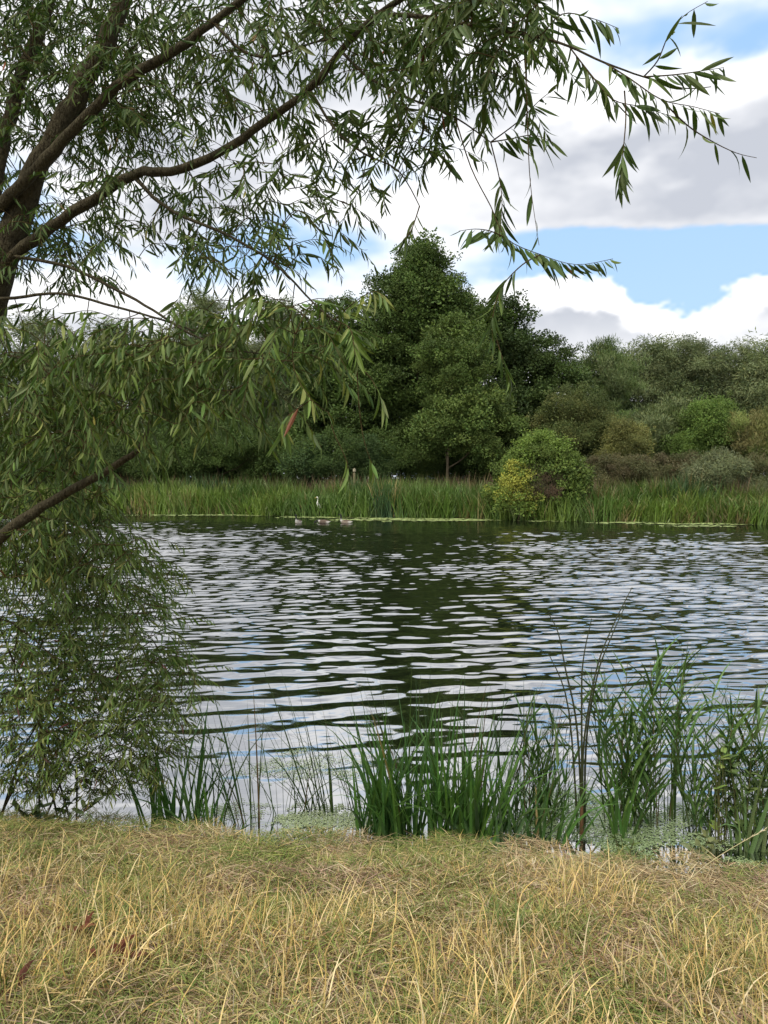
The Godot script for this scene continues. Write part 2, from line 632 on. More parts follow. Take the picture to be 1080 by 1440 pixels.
func make_far_bank() -> void:
	rng.seed = 501
	var G := Color(0.076, 0.122, 0.030)
	var dark := Color(0.055, 0.086, 0.027)
	var sage := Color(0.176, 0.205, 0.104)
	var lime := Color(0.130, 0.195, 0.038)
	var olive := Color(0.150, 0.163, 0.056)
	var back := "trees beyond the far bank"
	var bush := "bushes behind the far reeds"
	# tall trees, centre
	tree("poplar_tree", "tallest dark green tree, pointed top, in the middle of the far bank", "tree", back, 590, 58, [
		[592, 385, 34, 42, 0], [574, 432, 46, 48, 0], [618, 436, 46, 48, 1], [560, 520, 62, 70, 1], [632, 510, 62, 70, 2], [600, 605, 80, 62, 1], [672, 480, 36, 50, 2]],
		{"color": G, "color2": Color(0.079, 0.122, 0.030), "count": 6600, "size": 0.62, "trunk": 0.35, "gap": 0.8})
	tree("broadleaf_tree", "leafy green tree with thin bare trunk before the tallest tree", "tree", back, 628, 52, [
		[650, 560, 58, 52, 0], [635, 500, 45, 55, 0.5], [680, 610, 42, 48, 0], [625, 610, 42, 38, 0.5]],
		{"color": Color(0.085, 0.135, 0.032), "color2": Color(0.115, 0.160, 0.040), "count": 2400, "size": 0.5, "trunk": 0.12, "gap": 0.6, "bark": Color(0.2, 0.17, 0.13)})
	tree("alder_tree", "blackish green alder crown at the tall tree's shoulder", "tree", back, 710, 60, [
		[705, 480, 42, 52, 0], [722, 540, 45, 60, 0], [700, 600, 50, 60, 0], [735, 600, 40, 50, 0]],
		{"color": dark, "color2": Color(0.044, 0.073, 0.022), "count": 2300, "size": 0.6, "trunk": 0.2})
	tree("alder_tree", "dark open-crowned alder with sky showing through its branches", "tree", back, 775, 59, [
		[772, 500, 26, 30, 0], [752, 530, 32, 36, 0], [795, 530, 30, 34, 0], [772, 580, 55, 45, 0], [770, 625, 50, 35, 0]],
		{"color": dark, "color2": G, "count": 1300, "size": 0.55, "trunk": 0.2, "gap": 0.75, "per": 11})
	tree("broadleaf_tree", "dark tree just left of the tallest tree, behind hanging willow leaves", "tree", back, 480, 60, [
		[478, 470, 44, 46, 0], [455, 520, 55, 60, 0], [505, 530, 55, 60, 0], [480, 600, 75, 55, 0]],
		{"color": G, "color2": G, "count": 3000, "size": 0.62, "trunk": 0.3, "gap": 0.8})
	# left: willows
	tree("willow_tree", "grey green willow between the dark trees and the paler left willows", "tree", back, 390, 63, [
		[395, 480, 50, 50, 0], [360, 540, 60, 60, 0], [420, 560, 55, 60, 0], [380, 620, 70, 45, 0]],
		{"color": sage, "color2": Color(0.098, 0.134, 0.049), "count": 2700, "size": 0.66, "clump": "willow", "trunk": 0.3, "gap": 0.85})
	tree("willow_tree", "pale bright green willow top against the glowing cloud gap", "tree", back, 285, 68, [
		[290, 470, 48, 44, 0], [255, 530, 55, 60, 0], [315, 540, 60, 60, 0], [290, 610, 75, 50, 0]],
		{"color": Color(0.146, 0.183, 0.061), "color2": sage, "count": 2600, "size": 0.72, "clump": "willow", "trunk": 0.3, "gap": 0.9})
	tree("willow_tree", "silvery willow low on the skyline behind the drooping branch", "tree", back, 165, 66, [
		[160, 500, 42, 38, 0], [120, 550, 55, 50, 0], [200, 560, 55, 50, 0], [160, 620, 80, 45, 0]],
		{"color": sage, "color2": Color(0.110, 0.146, 0.055), "count": 2400, "size": 0.7, "clump": "willow", "trunk": 0.3, "gap": 0.9})
	tree("willow_tree", "pale willow at the picture's left edge beyond the near trunk", "tree", back, 45, 64, [
		[55, 490, 52, 45, 0], [10, 550, 60, 60, 0], [85, 560, 50, 55, 0], [40, 620, 80, 45, 0], [-70, 530, 70, 90, 0], [-190, 540, 90, 90, 0], [-310, 560, 90, 80, 0]],
		{"color": Color(0.140, 0.171, 0.073), "color2": sage, "count": 4300, "size": 0.7, "clump": "willow", "trunk": 0.3, "gap": 0.9})
	tree("hawthorn_bush", "dark understory bush below the left willows", "bush", bush, 320, 57, [
		[300, 630, 60, 42, 0], [360, 635, 50, 40, 0], [240, 635, 55, 42, 0]],
		{"color": G, "color2": G, "count": 1500, "size": 0.55, "clump": "fine", "trunk": 0.1})
	tree("hawthorn_bush", "dark green bush behind the reeds under the left tree", "bush", bush, 480, 54, [
		[470, 645, 48, 32, 0], [520, 650, 35, 28, 0], [430, 650, 35, 28, 0]],
		{"color": Color(0.055, 0.098, 0.037), "color2": Color(0.068, 0.108, 0.028), "count": 1300, "size": 0.5, "clump": "fine", "trunk": 0.08})
	tree("hawthorn_bush", "shaded bush at the foot of the tallest tree", "bush", bush, 590, 56, [
		[560, 650, 42, 34, 0], [620, 655, 45, 30, 0], [680, 655, 40, 30, 0]],
		{"color": G, "color2": Color(0.068, 0.108, 0.028), "count": 1300, "size": 0.5, "clump": "fine", "trunk": 0.08})
	var pale_sage := sage * 1.25
	# right: willow scrub
	tree("willow_tree", "broad rounded sage green willow on the right skyline", "tree", back, 940, 66, [
		[960, 520, 60, 42, 0], [910, 545, 55, 48, 0], [1005, 545, 60, 50, 0], [950, 590, 90, 45, 0]],
		{"color": pale_sage, "color2": Color(0.127, 0.163, 0.067), "count": 3000, "size": 0.7, "clump": "willow", "trunk": 0.25, "gap": 0.8})
	tree("willow_tree", "sage willow running out of the picture's right edge", "tree", back, 1075, 64, [
		[1065, 535, 48, 40, 0], [1120, 530, 60, 50, 0], [1080, 580, 70, 45, 0], [1210, 560, 80, 60, 0]],
		{"color": pale_sage, "color2": Color(0.149, 0.194, 0.074), "count": 2900, "size": 0.7, "clump": "willow", "trunk": 0.25, "gap": 0.8})
	tree("poplar_tree", "light green upright young tree between the open alder and round willow", "tree", back, 855, 63, [
		[852, 520, 22, 32, 0], [835, 550, 28, 40, 0], [870, 550, 30, 40, 0], [850, 600, 50, 40, 0]],
		{"color": Color(0.111, 0.178, 0.050), "color2": pale_sage, "count": 1700, "size": 0.55, "clump": "feather", "trunk": 0.15, "gap": 0.6})
	tree("hawthorn_bush", "round olive bush below the open alder", "bush", bush, 820, 54, [
		[815, 590, 55, 42, 0], [790, 625, 45, 35, 0], [850, 620, 45, 36, 0]],
		{"color": olive, "color2": Color(0.089, 0.127, 0.041), "count": 1900, "size": 0.5, "clump": "fine", "trunk": 0.1, "gap": 0.5})
	tree("elder_bush", "yellowish olive bush beside the brown bramble thicket", "bush", bush, 885, 51, [
		[882, 630, 32, 36, 0], [865, 655, 30, 25, 0]],
		{"color": Color(0.209, 0.209, 0.067), "color2": olive, "count": 800, "size": 0.45, "clump": "fine", "trunk": 0.07, "gap": 0.45})
	tree("osier_bush", "feathery upright osiers left of the bright green bush", "bush", bush, 930, 55, [
		[925, 610, 34, 34, 0], [915, 640, 35, 25, 0], [950, 635, 25, 28, 0]],
		{"color": Color(0.120, 0.171, 0.052), "color2": pale_sage, "count": 1100, "size": 0.6, "clump": "feather", "trunk": 0.06, "gap": 0.45})
	tree("sallow_bush", "bright green rounded bush in front of the right willow", "bush", bush, 1000, 52, [
		[1002, 605, 38, 38, 0], [985, 630, 38, 32, 0], [1022, 635, 34, 28, 0]],
		{"color": Color(0.134, 0.209, 0.045), "color2": Color(0.111, 0.178, 0.041), "count": 1400, "size": 0.48, "clump": "fine", "trunk": 0.08, "gap": 0.45})
	tree("osier_bush", "pale yellow green osiers with a rusty patch by the right edge", "bush", bush, 1060, 50, [
		[1052, 610, 26, 28, 0], [1070, 640, 35, 30, 0], [1100, 620, 40, 45, 0]],
		{"color": Color(0.194, 0.238, 0.074), "color2": Color(0.209, 0.194, 0.082), "count": 1200, "size": 0.5, "clump": "feather", "trunk": 0.06, "gap": 0.45})
	tree("bramble_bush", "brownish bramble thicket behind the right reeds", "bush", bush, 900, 48, [
		[850, 665, 40, 22, 0], [905, 665, 48, 22, 0], [960, 665, 45, 22, 0]],
		{"color": Color(0.156, 0.127, 0.074), "color2": Color(0.111, 0.127, 0.052), "count": 1700, "size": 0.36, "clump": "fine", "trunk": 0.04, "gap": 0.35})
	tree("bramble_bush", "brown green bramble at the right end of the far bank", "bush", bush, 1050, 46, [
		[1050, 665, 40, 24, 0], [1100, 665, 45, 26, 0]],
		{"color": Color(0.149, 0.134, 0.067), "color2": Color(0.120, 0.149, 0.052), "count": 900, "size": 0.36, "clump": "fine", "trunk": 0.04, "gap": 0.35})
	tree("sallow_bush", "small rounded grey green bush just behind the right reeds", "bush", bush, 1012, 44.6, [
		[1012, 668, 36, 30, 0], [990, 685, 28, 22, 0], [1035, 685, 28, 22, 0]],
		{"color": Color(0.185, 0.201, 0.111), "color2": Color(0.134, 0.163, 0.074), "count": 1100, "size": 0.42, "clump": "willow", "trunk": 0.05, "gap": 0.4})
	tree("sallow_bush", "yellow green bush at the water's edge, tallest of the reed fringe", "bush", bush, 752, 44.2, [
		[762, 645, 40, 34, 0], [735, 670, 34, 34, 0], [785, 670, 30, 32, 0], [720, 700, 26, 24, -0.6]],
		{"color": lime, "color2": Color(0.110, 0.159, 0.037), "count": 1500, "size": 0.42, "clump": "broad", "trunk": 0.07, "gap": 0.45})
	tree("sallow_bush", "lemon yellow leafy shoot at the left of the yellow green bush", "bush", bush, 722, 43.2, [
		[728, 665, 13, 22, 0], [718, 690, 18, 18, 0], [735, 690, 14, 18, 0]],
		{"color": Color(0.329, 0.329, 0.061), "color2": Color(0.232, 0.268, 0.055), "count": 330, "size": 0.34, "clump": "broad", "trunk": 0.04, "gap": 0.3})
	tree("bramble_bush", "reddish brown dead stems in the yellow green bush", "bush", bush, 770, 43.3, [
		[768, 690, 24, 26, 0]],
		{"color": Color(0.122, 0.085, 0.055), "color2": Color(0.073, 0.073, 0.037), "count": 330, "size": 0.36, "clump": "feather", "trunk": 0.04, "gap": 0.3})
	# what closes the view above the reeds elsewhere
	tree("hedge_bush", "dark thicket far behind the left willows", "bush", bush, 200, 76, [[60, 650, 90, 42, 0], [200, 650, 90, 42, 0], [340, 650, 90, 42, 0], [-80, 650, 90, 45, 0], [130, 665, 80, 22, -4], [270, 665, 80, 22, -4]],
		{"color": G, "color2": G, "count": 3000, "size": 0.9, "clump": "broad", "trunk": 0.1, "gap": 0.9})
	tree("hedge_bush", "dark thicket behind the tallest tree's foot", "bush", bush, 560, 76, [[480, 635, 90, 45, 0], [600, 635, 90, 45, 0], [710, 635, 80, 45, 0]],
		{"color": G, "color2": Color(0.068, 0.108, 0.028), "count": 1900, "size": 0.9, "clump": "broad", "trunk": 0.1, "gap": 0.9})
	tree("hedge_bush", "dull green thicket far behind the right bushes", "bush", bush, 930, 76, [[800, 640, 80, 42, 0], [920, 635, 90, 45, 0], [1040, 635, 90, 45, 0], [1150, 635, 80, 45, 0]],
		{"color": G, "color2": Color(0.068, 0.108, 0.028), "count": 2200, "size": 0.9, "clump": "broad", "trunk": 0.1, "gap": 0.9})
	tree("hawthorn_bush", "green bush above the left reeds behind the low branch", "bush", bush, 130, 58, [
		[130, 640, 60, 40, 0], [60, 640, 55, 40, 0], [200, 645, 40, 34, 0], [-20, 640, 60, 45, 0]],
		{"color": G, "color2": Color(0.085, 0.122, 0.037), "count": 1700, "size": 0.55, "clump": "fine", "trunk": 0.1})

# ------------------------------------------------------------------ reeds of the far bank
func blade(mb: MB, p: Vector3, dir: Vector3, L: float, w: float, bend: float, col: Color, tip: Color, seg := 4, fold := 0.0) -> void:
	var side := dir.cross(Vector3.UP)
	if side.length() < 0.05: side = Vector3(rf(-1, 1), 0, rf(-1, 1))
	side = side.normalized()
	var turn := rf(-1.0, 1.0)
	var d := dir.normalized()
	var flat := Vector3(d.x, 0, d.z)
	flat = flat.normalized() if flat.length() > 0.01 else Vector3(rf(-1, 1), 0, rf(-1, 1)).normalized()
	side = side.rotated(d, turn)
	var q := p
	var prev := -1
	for i in seg + 1:
		var t := float(i) / seg
		var ww := w * (1.0 if t < 0.35 else 1.0 - pow((t - 0.35) / 0.65, 1.6))
		var col_ := col.lerp(tip, t)
		if i == seg:
			var e := mb.vert(q, col_)
			if fold > 0.0:
				mb.tri(prev, prev + 1, e)
				mb.tri(prev + 1, prev + 2, e)
			else:
				mb.tri(prev, prev + 1, e)
		else:
			var a := mb.vert(q - side * ww * 0.5, col_)
			if fold > 0.0:
				mb.vert(q + side.cross(d) * ww * fold, col_)
			mb.vert(q + side * ww * 0.5, col_)
			if prev >= 0:
				if fold > 0.0:
					mb.quad(prev, prev + 1, a + 1, a)
					mb.quad(prev + 1, prev + 2, a + 2, a + 1)
				else:
					mb.quad(prev, prev + 1, a + 1, a)
			prev = a
		q += d * L / seg
		d = (d + (flat * 0.6 + Vector3.DOWN * 0.8) * bend * (0.25 + t) / seg * 2.0).normalized()

func reed_tuft(n: int, seed_: int, h: float, w: float, spread: float, droop: float) -> ArrayMesh:
	rng.seed = seed_
	var mb := MB.new()
	for i in n:
		var p := Vector3(rf(-1, 1) * spread, 0, rf(-1, 1) * spread)
		var k := rf(0.7, 1.2)
		var hcol := Color(k * rf(0.9, 1.15), k, k * rf(0.8, 1.1))
		blade(mb, p, Vector3(rf(-0.36, 0.36), 1, rf(-0.36, 0.36)), h * rf(0.5, 1.1), w * rf(0.7, 1.3), rf(0.05, droop), hcol, hcol * 1.1, 4)
	return mb.mesh(M.blade)

func make_far_reeds() -> void:
	var tufts := [reed_tuft(60, 31, 1.9, 0.045, 0.6, 0.7), reed_tuft(60, 32, 2.0, 0.05, 0.6, 1.3), reed_tuft(50, 33, 1.7, 0.055, 0.6, 1.0)]
	rng.seed = 88
	var patch := FastNoiseLite.new()
	patch.seed = 14
	patch.frequency = 0.16
	patch.fractal_octaves = 3
	var where := [[], [], []]
	var tint := [[], [], []]
	for i in 2300:
		var x := rf(-46, 44)
		var u := pow(rng.randf(), 1.3) * 3.4
		var sf := far_shore(x)
		var s := sf - 0.25 + u
		var nz := patch.get_noise_2d(x, s * 1.5)
		var nz2 := patch.get_noise_2d(x * 0.6 + 50.0, s)
		var h := rf(0.72, 1.15) * (1.0 + 0.5 * nz2)
		var col := Color(0.085, 0.150, 0.032).lerp(Color(0.145, 0.215, 0.040), clampf(nz * 1.6 + 0.45, 0, 1))
		if nz2 > 0.15: col = col.lerp(Color(0.046, 0.098, 0.048), clampf((nz2 - 0.15) * 5.0, 0, 0.8))
		if rng.randf() < 0.09: col = Color(0.218, 0.184, 0.081)
		if x > 9.0: col = col * 0.95
		var k := rng.randi() % 3
		var b := Basis(Vector3.UP, rf(0, TAU)).scaled(Vector3(1, h, 1))
		where[k].append(Transform3D(b, Vector3(x, ground_y(x, s) - 0.05, -s)))
		tint[k].append(vary(col, 0.18, 0.08))
	var o := thing("reeds", Vector3.ZERO, "tall green reeds lining the whole far bank", "reeds", "", "stuff")
	for k in 3: multi("reed_blades", tufts[k], where[k], tint[k], o, "stuff")
	# purplish grasses and willowherb gone to seed behind the reeds
	var herb := reed_tuft(18, 36, 2.5, 0.03, 0.4, 0.35)
	var w2 := []
	var t2 := []
	for i in 2200:
		var x := rf(-46, 44)
		var s := far_shore(x) + rf(2.6, 6.5)
		var nz := patch.get_noise_2d(x * 1.3 + 9.0, s)
		var b := Basis(Vector3.UP, rf(0, TAU)).scaled(Vector3(1, rf(0.6, 1.0), 1))
		w2.append(Transform3D(b, Vector3(x, ground_y(x, s) - 0.05, -s)))
		var col := Color(0.098, 0.121, 0.040).lerp(Color(0.184, 0.127, 0.086), clampf(nz * 2.2 + 0.35, 0, 1))
		t2.append(vary(col, 0.2, 0.08))
	var h := thing("meadow_herbs", Vector3.ZERO, "brownish purple seeding herbs standing behind the far reeds", "herbs", "", "stuff")
	multi("herb_stems", herb, w2, t2, h, "stuff")


# ------------------------------------------------------------------ the near willow
# a lance-shaped leaf one unit long along y, folded on its midrib and curving back
func leaf_shape(wide: float, curve: float, twist: float) -> PackedVector3Array:
	var out := PackedVector3Array()
	for i in 6:
		var t := i / 5.0
		var w := wide * 0.5 * pow(sin(PI * pow(t * 0.97 + 0.02, 0.8)), 0.85)
		var a := twist * t
		var mid := Vector3(0, t * (1.0 - 0.12 * absf(curve) * t), -curve * t * t * 0.5)
		var sd := Vector3(cos(a), 0, sin(a)) * w
		var up := Vector3(-sin(a), 0, cos(a)) * w * 0.35
		out.append(mid - sd + up)
		out.append(mid)
		out.append(mid + sd + up)
	return out

var shapes := []
func leaf_into(mb: MB, sh: PackedVector3Array, t: Transform3D, col: Color) -> void:
	var f := mb.v.size()
	mb.v.append_array(t * sh)
	for i in 18: mb.c.append(col)
	for i in 5:
		var a := f + i * 3
		if i == 0:
			mb.tri(a + 1, a + 3, a + 4)
			mb.tri(a + 1, a + 4, a + 5)
		elif i == 4:
			mb.tri(a, a + 4, a + 1)
			mb.tri(a + 1, a + 4, a + 2)
		else:
			mb.quad(a, a + 3, a + 4, a + 1)
			mb.quad(a + 1, a + 4, a + 5, a + 2)

# one woody plant while it is being built: skeleton to grow from, twigs and leaves
class Woody:
	var pos := PackedVector3Array()
	var rad := PackedFloat32Array()
	var twigs := MB.new()
	var leaves := []

func limb(w: Woody, pts: Array, r: Array, per: int, sides: int, col: Color, parent: Node, called: String) -> void:
	var line := smooth_line(pts, per)
	var rr := PackedFloat32Array()
	for i in line.size():
		var f := float(i) / per
		var k := mini(int(f), r.size() - 2)
		rr.append(lerpf(r[k], r[k + 1], clampf(f - k, 0, 1)) * 0.74)
	for i in line.size():
		if i > 0 and i < line.size() - 1:
			line[i] += Vector3(rf(-1, 1), rf(-1, 1), rf(-1, 1)) * minf(rr[i] * 0.22, 0.012)
		w.pos.append(line[i])
		w.rad.append(rr[i])
	var mb := MB.new()
	mb.smooth = true
	tube(mb, line, rr, sides, col, 0.05 if rr[0] > 0.03 else 0.0)
	part(called, mb.mesh(M.bark), parent)

func leafy(w: Woody, line: PackedVector3Array, from: float, step: float, L: float, droop: float, pal: Array) -> void:
	var total := 0.0
	for i in line.size() - 1: total += line[i].distance_to(line[i + 1])
	var gone := 0.0
	var next := total * from
	var sgn := 1.0
	for i in line.size() - 1:
		var a := line[i]
		var b := line[i + 1]
		var d := a.distance_to(b)
		var t := (b - a) / maxf(d, 0.0001)
		var side := t.cross(Vector3.UP)
		side = side.normalized() if side.length() > 0.05 else Vector3(rf(-1, 1), 0, rf(-1, 1)).normalized()
		while next < gone + d:
			var p := a + t * (next - gone)
			sgn = -sgn
			var away := side.rotated(t, rf(-0.55, 0.55)) * sgn
			var dir := (t * rf(0.45, 0.9) + away * rf(0.35, 0.8) + Vector3.DOWN * droop * rf(0.4, 1.4)).normalized()
			var nor := dir.cross(Vector3(rf(-1, 1), rf(-0.3, 1.0), rf(-1, 1))).normalized()
			var wd := nor.cross(dir).normalized()
			if wd.y * sgn > 0: nor = -nor
			var tip := next / maxf(total, 0.001)
			var ll := L * rf(0.7, 1.2) * (1.0 if tip < 0.8 else 1.0 - (tip - 0.8) * 2.2)
			w.leaves.append([Transform3D(Basis(nor.cross(dir).normalized() * ll, dir * ll, nor * ll), p), pal[rng.randi() % pal.size()], rng.randi() % shapes.size()])
			next += step * rf(0.65, 1.4)
		gone += d

func twig(w: Woody, pts: Array, r: float, from: float, step: float, L: float, droop: float, pal: Array, per := 4, remember := true) -> void:
	var line := smooth_line(pts, per)
	var rr := PackedFloat32Array()
	for i in line.size():
		rr.append(maxf(r * (1.0 - 0.75 * i / (line.size() - 1)), 0.0011))
		if remember and i > 0:
			w.pos.append(line[i])
			w.rad.append(rr[i])
	tube(w.twigs, line, rr, 5, Color(0.11, 0.085, 0.05))
	leafy(w, line, from, step, L, droop, pal)

# twigs seeded in a volume, each joined to the nearest wood already there; nearest seeds grow first
func fill(w: Woody, blobs: Array, pal: Array, droop: float, step: float) -> void:
	var seeds := []
	for b in blobs:
		for i in int(b[6]):
			var a := rf(0, TAU)
			var q := sqrt(rng.randf())
			seeds.append([at(b[0] + cos(a) * q * b[2], b[1] + sin(a) * q * b[3], rf(b[4], b[5])), b[7], b[8]])
	# order by distance to the limbs
	var order := []
	for i in seeds.size():
		var best := 1e9
		for k in range(0, w.pos.size(), 2):
			best = minf(best, w.pos[k].distance_squared_to(seeds[i][0]))
		order.append([best, i])
	order.sort_custom(func(x, y): return x[0] < y[0])
	for e in order:
		var sd: Array = seeds[e[1]]
		var p: Vector3 = sd[0]
		var best := 1e9
		var bi := 0
		for k in w.pos.size():
			var dd := w.pos[k].distance_squared_to(p)
			if w.pos[k].y > p.y + 0.25: dd *= 0.8
			if dd < best:
				best = dd
				bi = k
		var from := w.pos[bi]
		var gap := from.distance_to(p)
		var out := (p - from)
		out.y = 0
		out = (out.normalized() + Vector3(rf(-1, 1), 0, rf(-1, 1)) * 0.7).normalized()
		var pts := [from]
		if gap > 0.16: pts.append(from.lerp(p, 0.5) + Vector3(rf(-0.05, 0.05), 0.08 * gap + rf(0, 0.04), rf(-0.05, 0.05)))
		pts.append(p)
		var L: float = sd[1] * rf(0.6, 1.3)
		var d := (out * rf(0.5, 1.0) + Vector3.UP * rf(-0.5, 0.35)).normalized()
		var q := p
		for k in 3:
			q += d * L / 3.0
			d = (d + Vector3.DOWN * droop * rf(0.25, 0.8) + Vector3(rf(-1, 1), 0, rf(-1, 1)) * 0.18).normalized()
			pts.append(q)
		twig(w, pts, clampf(0.0022 + gap * 0.004, 0.002, 0.006), clampf(gap * 0.6 / (gap + L), 0.04, 0.7), step, sd[2], droop, pal, 3, gap > 0.12 or rng.randf() < 0.3)

var palette := [Color(0.053, 0.092, 0.023), Color(0.067, 0.106, 0.029), Color(0.044, 0.076, 0.020), Color(0.081, 0.124, 0.034), Color(0.103, 0.138, 0.052), Color(0.060, 0.083, 0.025), Color(0.092, 0.136, 0.032)]
var pale_palette := [Color(0.131, 0.188, 0.059), Color(0.103, 0.165, 0.039), Color(0.171, 0.211, 0.085), Color(0.089, 0.139, 0.032), Color(0.125, 0.182, 0.041), Color(0.194, 0.222, 0.071)]

func finish_woody(w: Woody, o: Node3D, n_single: int, seen_box: Rect2) -> void:
	for i in w.twigs.v.size(): w.twigs.v[i] -= o.position
	part("twigs", w.twigs.mesh(M.bark), o, "stuff")
	# the leaves that show largest are leaves of their own
	var big := []
	if n_single > 0:
		for i in w.leaves.size():
			var t: Transform3D = w.leaves[i][0]
			var mid := t * Vector3(0, 0.5, 0)
			var p := px_of(mid)
			if seen_box.has_point(p):
				var a := px_of(t.origin)
				var b := px_of(t * Vector3(0, 1, 0))
				big.append([a.distance_to(b), i])
		big.sort_custom(func(x, y): return x[0] > y[0])
	var single := {}
	var cache := {}
	for k in mini(n_single, big.size()):
		var i: int = big[k][1]
		single[i] = true
		var lf: Array = w.leaves[i]
		var key := str(lf[1].to_html()) + str(lf[2])
		if not cache.has(key):
			var one := MB.new()
			leaf_into(one, shapes[lf[2]], Transform3D(), lf[1])
			cache[key] = one.mesh(M.willow)
		var t: Transform3D = lf[0]
		t.origin -= o.position
		part("leaf", cache[key], o).transform = t
	var mb := MB.new()
	for i in w.leaves.size():
		if single.has(i): continue
		var lf: Array = w.leaves[i]
		var t: Transform3D = lf[0]
		t.origin -= o.position
		leaf_into(mb, shapes[lf[2]], t, vary(lf[1], 0.22, 0.1))
	part("leaves", mb.mesh(M.willow), o, "stuff")

func line3(pts: Array) -> Array:
	var out := []
	for p in pts: out.append(at(p[0], p[1], p[2]))
	return out

func make_willow() -> void:
	rng.seed = 3030
	for k in [[0.13, 0.35, 0.2], [0.15, 0.6, -0.3], [0.12, 0.15, 0.4], [0.165, -0.25, 0.2], [0.13, 0.9, 0.0], [0.15, 0.45, 0.7]]:
		shapes.append(leaf_shape(k[0], k[1], k[2]))
	var base := Vector3(-2.95, 0.1, -4.75)
	var o := thing("willow_tree", base, "near willow leaning in from the left with long drooping leafy branches", "tree")
	var w := Woody.new()
	w.twigs.smooth = true
	var bark := Color(0.088, 0.082, 0.062)
	# limbs are laid out in the world, so they hang under the thing with its place taken off
	var hold := Node3D.new()
	hold.name = "limbs"
	var trunk := [base, Vector3(-2.85, 1.2, -4.65), Vector3(-2.6, 2.4, -4.5)]
	trunk.append_array(line3([[-6, 390, 4.45], [18, 325, 4.45], [58, 228, 4.4], [105, 140, 4.4], [140, 75, 4.4], [172, 0, 4.4], [215, -160, 4.4], [240, -330, 4.4]]))
	limb(w, trunk, [0.21, 0.17, 0.145, 0.125, 0.105, 0.082, 0.075, 0.07, 0.062, 0.045, 0.03], 4, 14, bark, hold, "trunk")
	var lists := [
		[[[-40, 370, 4.5], [-8, 260, 4.7], [8, 185, 4.75], [35, 95, 4.8], [68, 0, 4.8], [100, -140, 4.8]], [0.07, 0.062, 0.056, 0.052, 0.046, 0.03]],
		[[[-30, 330, 4.45], [5, 283, 4.35], [41, 248, 4.3], [90, 198, 4.25], [163, 122, 4.15], [233, 79, 4.05], [300, 32, 4.0], [370, -25, 3.9], [450, -90, 3.8]], [0.05, 0.045, 0.042, 0.04, 0.036, 0.032, 0.027, 0.022, 0.014]],
		[[[-30, 410, 4.45], [5, 374, 4.4], [70, 320, 4.3], [130, 282, 4.2], [190, 245, 4.1], [240, 240, 4.0], [310, 215, 3.9], [370, 172, 3.8], [435, 125, 3.7], [480, 72, 3.6], [530, 22, 3.5], [600, -20, 3.4], [680, -40, 3.3]], [0.052, 0.047, 0.042, 0.038, 0.034, 0.031, 0.028, 0.026, 0.024, 0.021, 0.018, 0.014, 0.009]],
		[[[535, 20, 3.5], [600, 24, 3.4], [680, 38, 3.3], [755, 52, 3.15], [800, 65, 3.05], [850, 88, 2.95], [905, 108, 2.9], [960, 124, 2.85], [1000, 122, 2.85]], [0.014, 0.012, 0.010, 0.008, 0.006, 0.005, 0.004, 0.003, 0.002]],
		[[[190, 250, 4.1], [225, 285, 4.05], [262, 306, 4.0], [322, 332, 3.9], [385, 370, 3.8], [440, 425, 3.7], [470, 450, 3.6]], [0.016, 0.013, 0.012, 0.010, 0.008, 0.006, 0.004]],
		[[[-35, 420, 4.45], [20, 419, 4.3], [85, 413, 4.2], [165, 432, 4.1], [225, 449, 4.0], [285, 470, 3.9], [340, 500, 3.8]], [0.014, 0.012, 0.010, 0.009, 0.007, 0.005, 0.003]],
		[[[20, 360, 4.35], [95, 375, 4.2], [165, 408, 4.1], [215, 436, 4.0], [262, 466, 3.9], [320, 490, 3.8], [390, 500, 3.7]], [0.014, 0.012, 0.011, 0.009, 0.008, 0.005, 0.003]],
		[[[-120, 905, 4.6], [-60, 812, 4.4], [0, 755, 4.3], [60, 712, 4.25], [100, 690, 4.2], [150, 662, 4.15], [195, 632, 4.1], [212, 590, 4.1]], [0.068, 0.054, 0.044, 0.037, 0.033, 0.028, 0.02, 0.01]],
		[[[-35, 480, 4.4], [30, 505, 4.2], [90, 520, 4.1], [160, 560, 4.0], [230, 580, 3.9]], [0.012, 0.009, 0.007, 0.005, 0.003]],
		[[[480, 72, 3.6], [520, 110, 3.5], [580, 140, 3.4], [640, 165, 3.3], [690, 200, 3.25]], [0.010, 0.008, 0.006, 0.005, 0.003]],
		[[[300, 32, 4.0], [340, 70, 3.9], [380, 80, 3.8], [440, 60, 3.7], [500, 50, 3.6]], [0.012, 0.010, 0.008, 0.006, 0.004]],
		[[[435, 125, 3.7], [470, 180, 3.6], [510, 215, 3.5], [560, 240, 3.45], [590, 290, 3.4]], [0.010, 0.008, 0.006, 0.004, 0.003]],
	]
	for l in lists: limb(w, line3(l[0]), l[1], 4, 9, bark, hold, "branch")
	for c in hold.get_children():
		hold.remove_child(c)
		o.add_child(c, true)
		c.position = -base
	hold.free()
	# sprays that hang clear of the rest
	var P := palette
	var Q := pale_palette
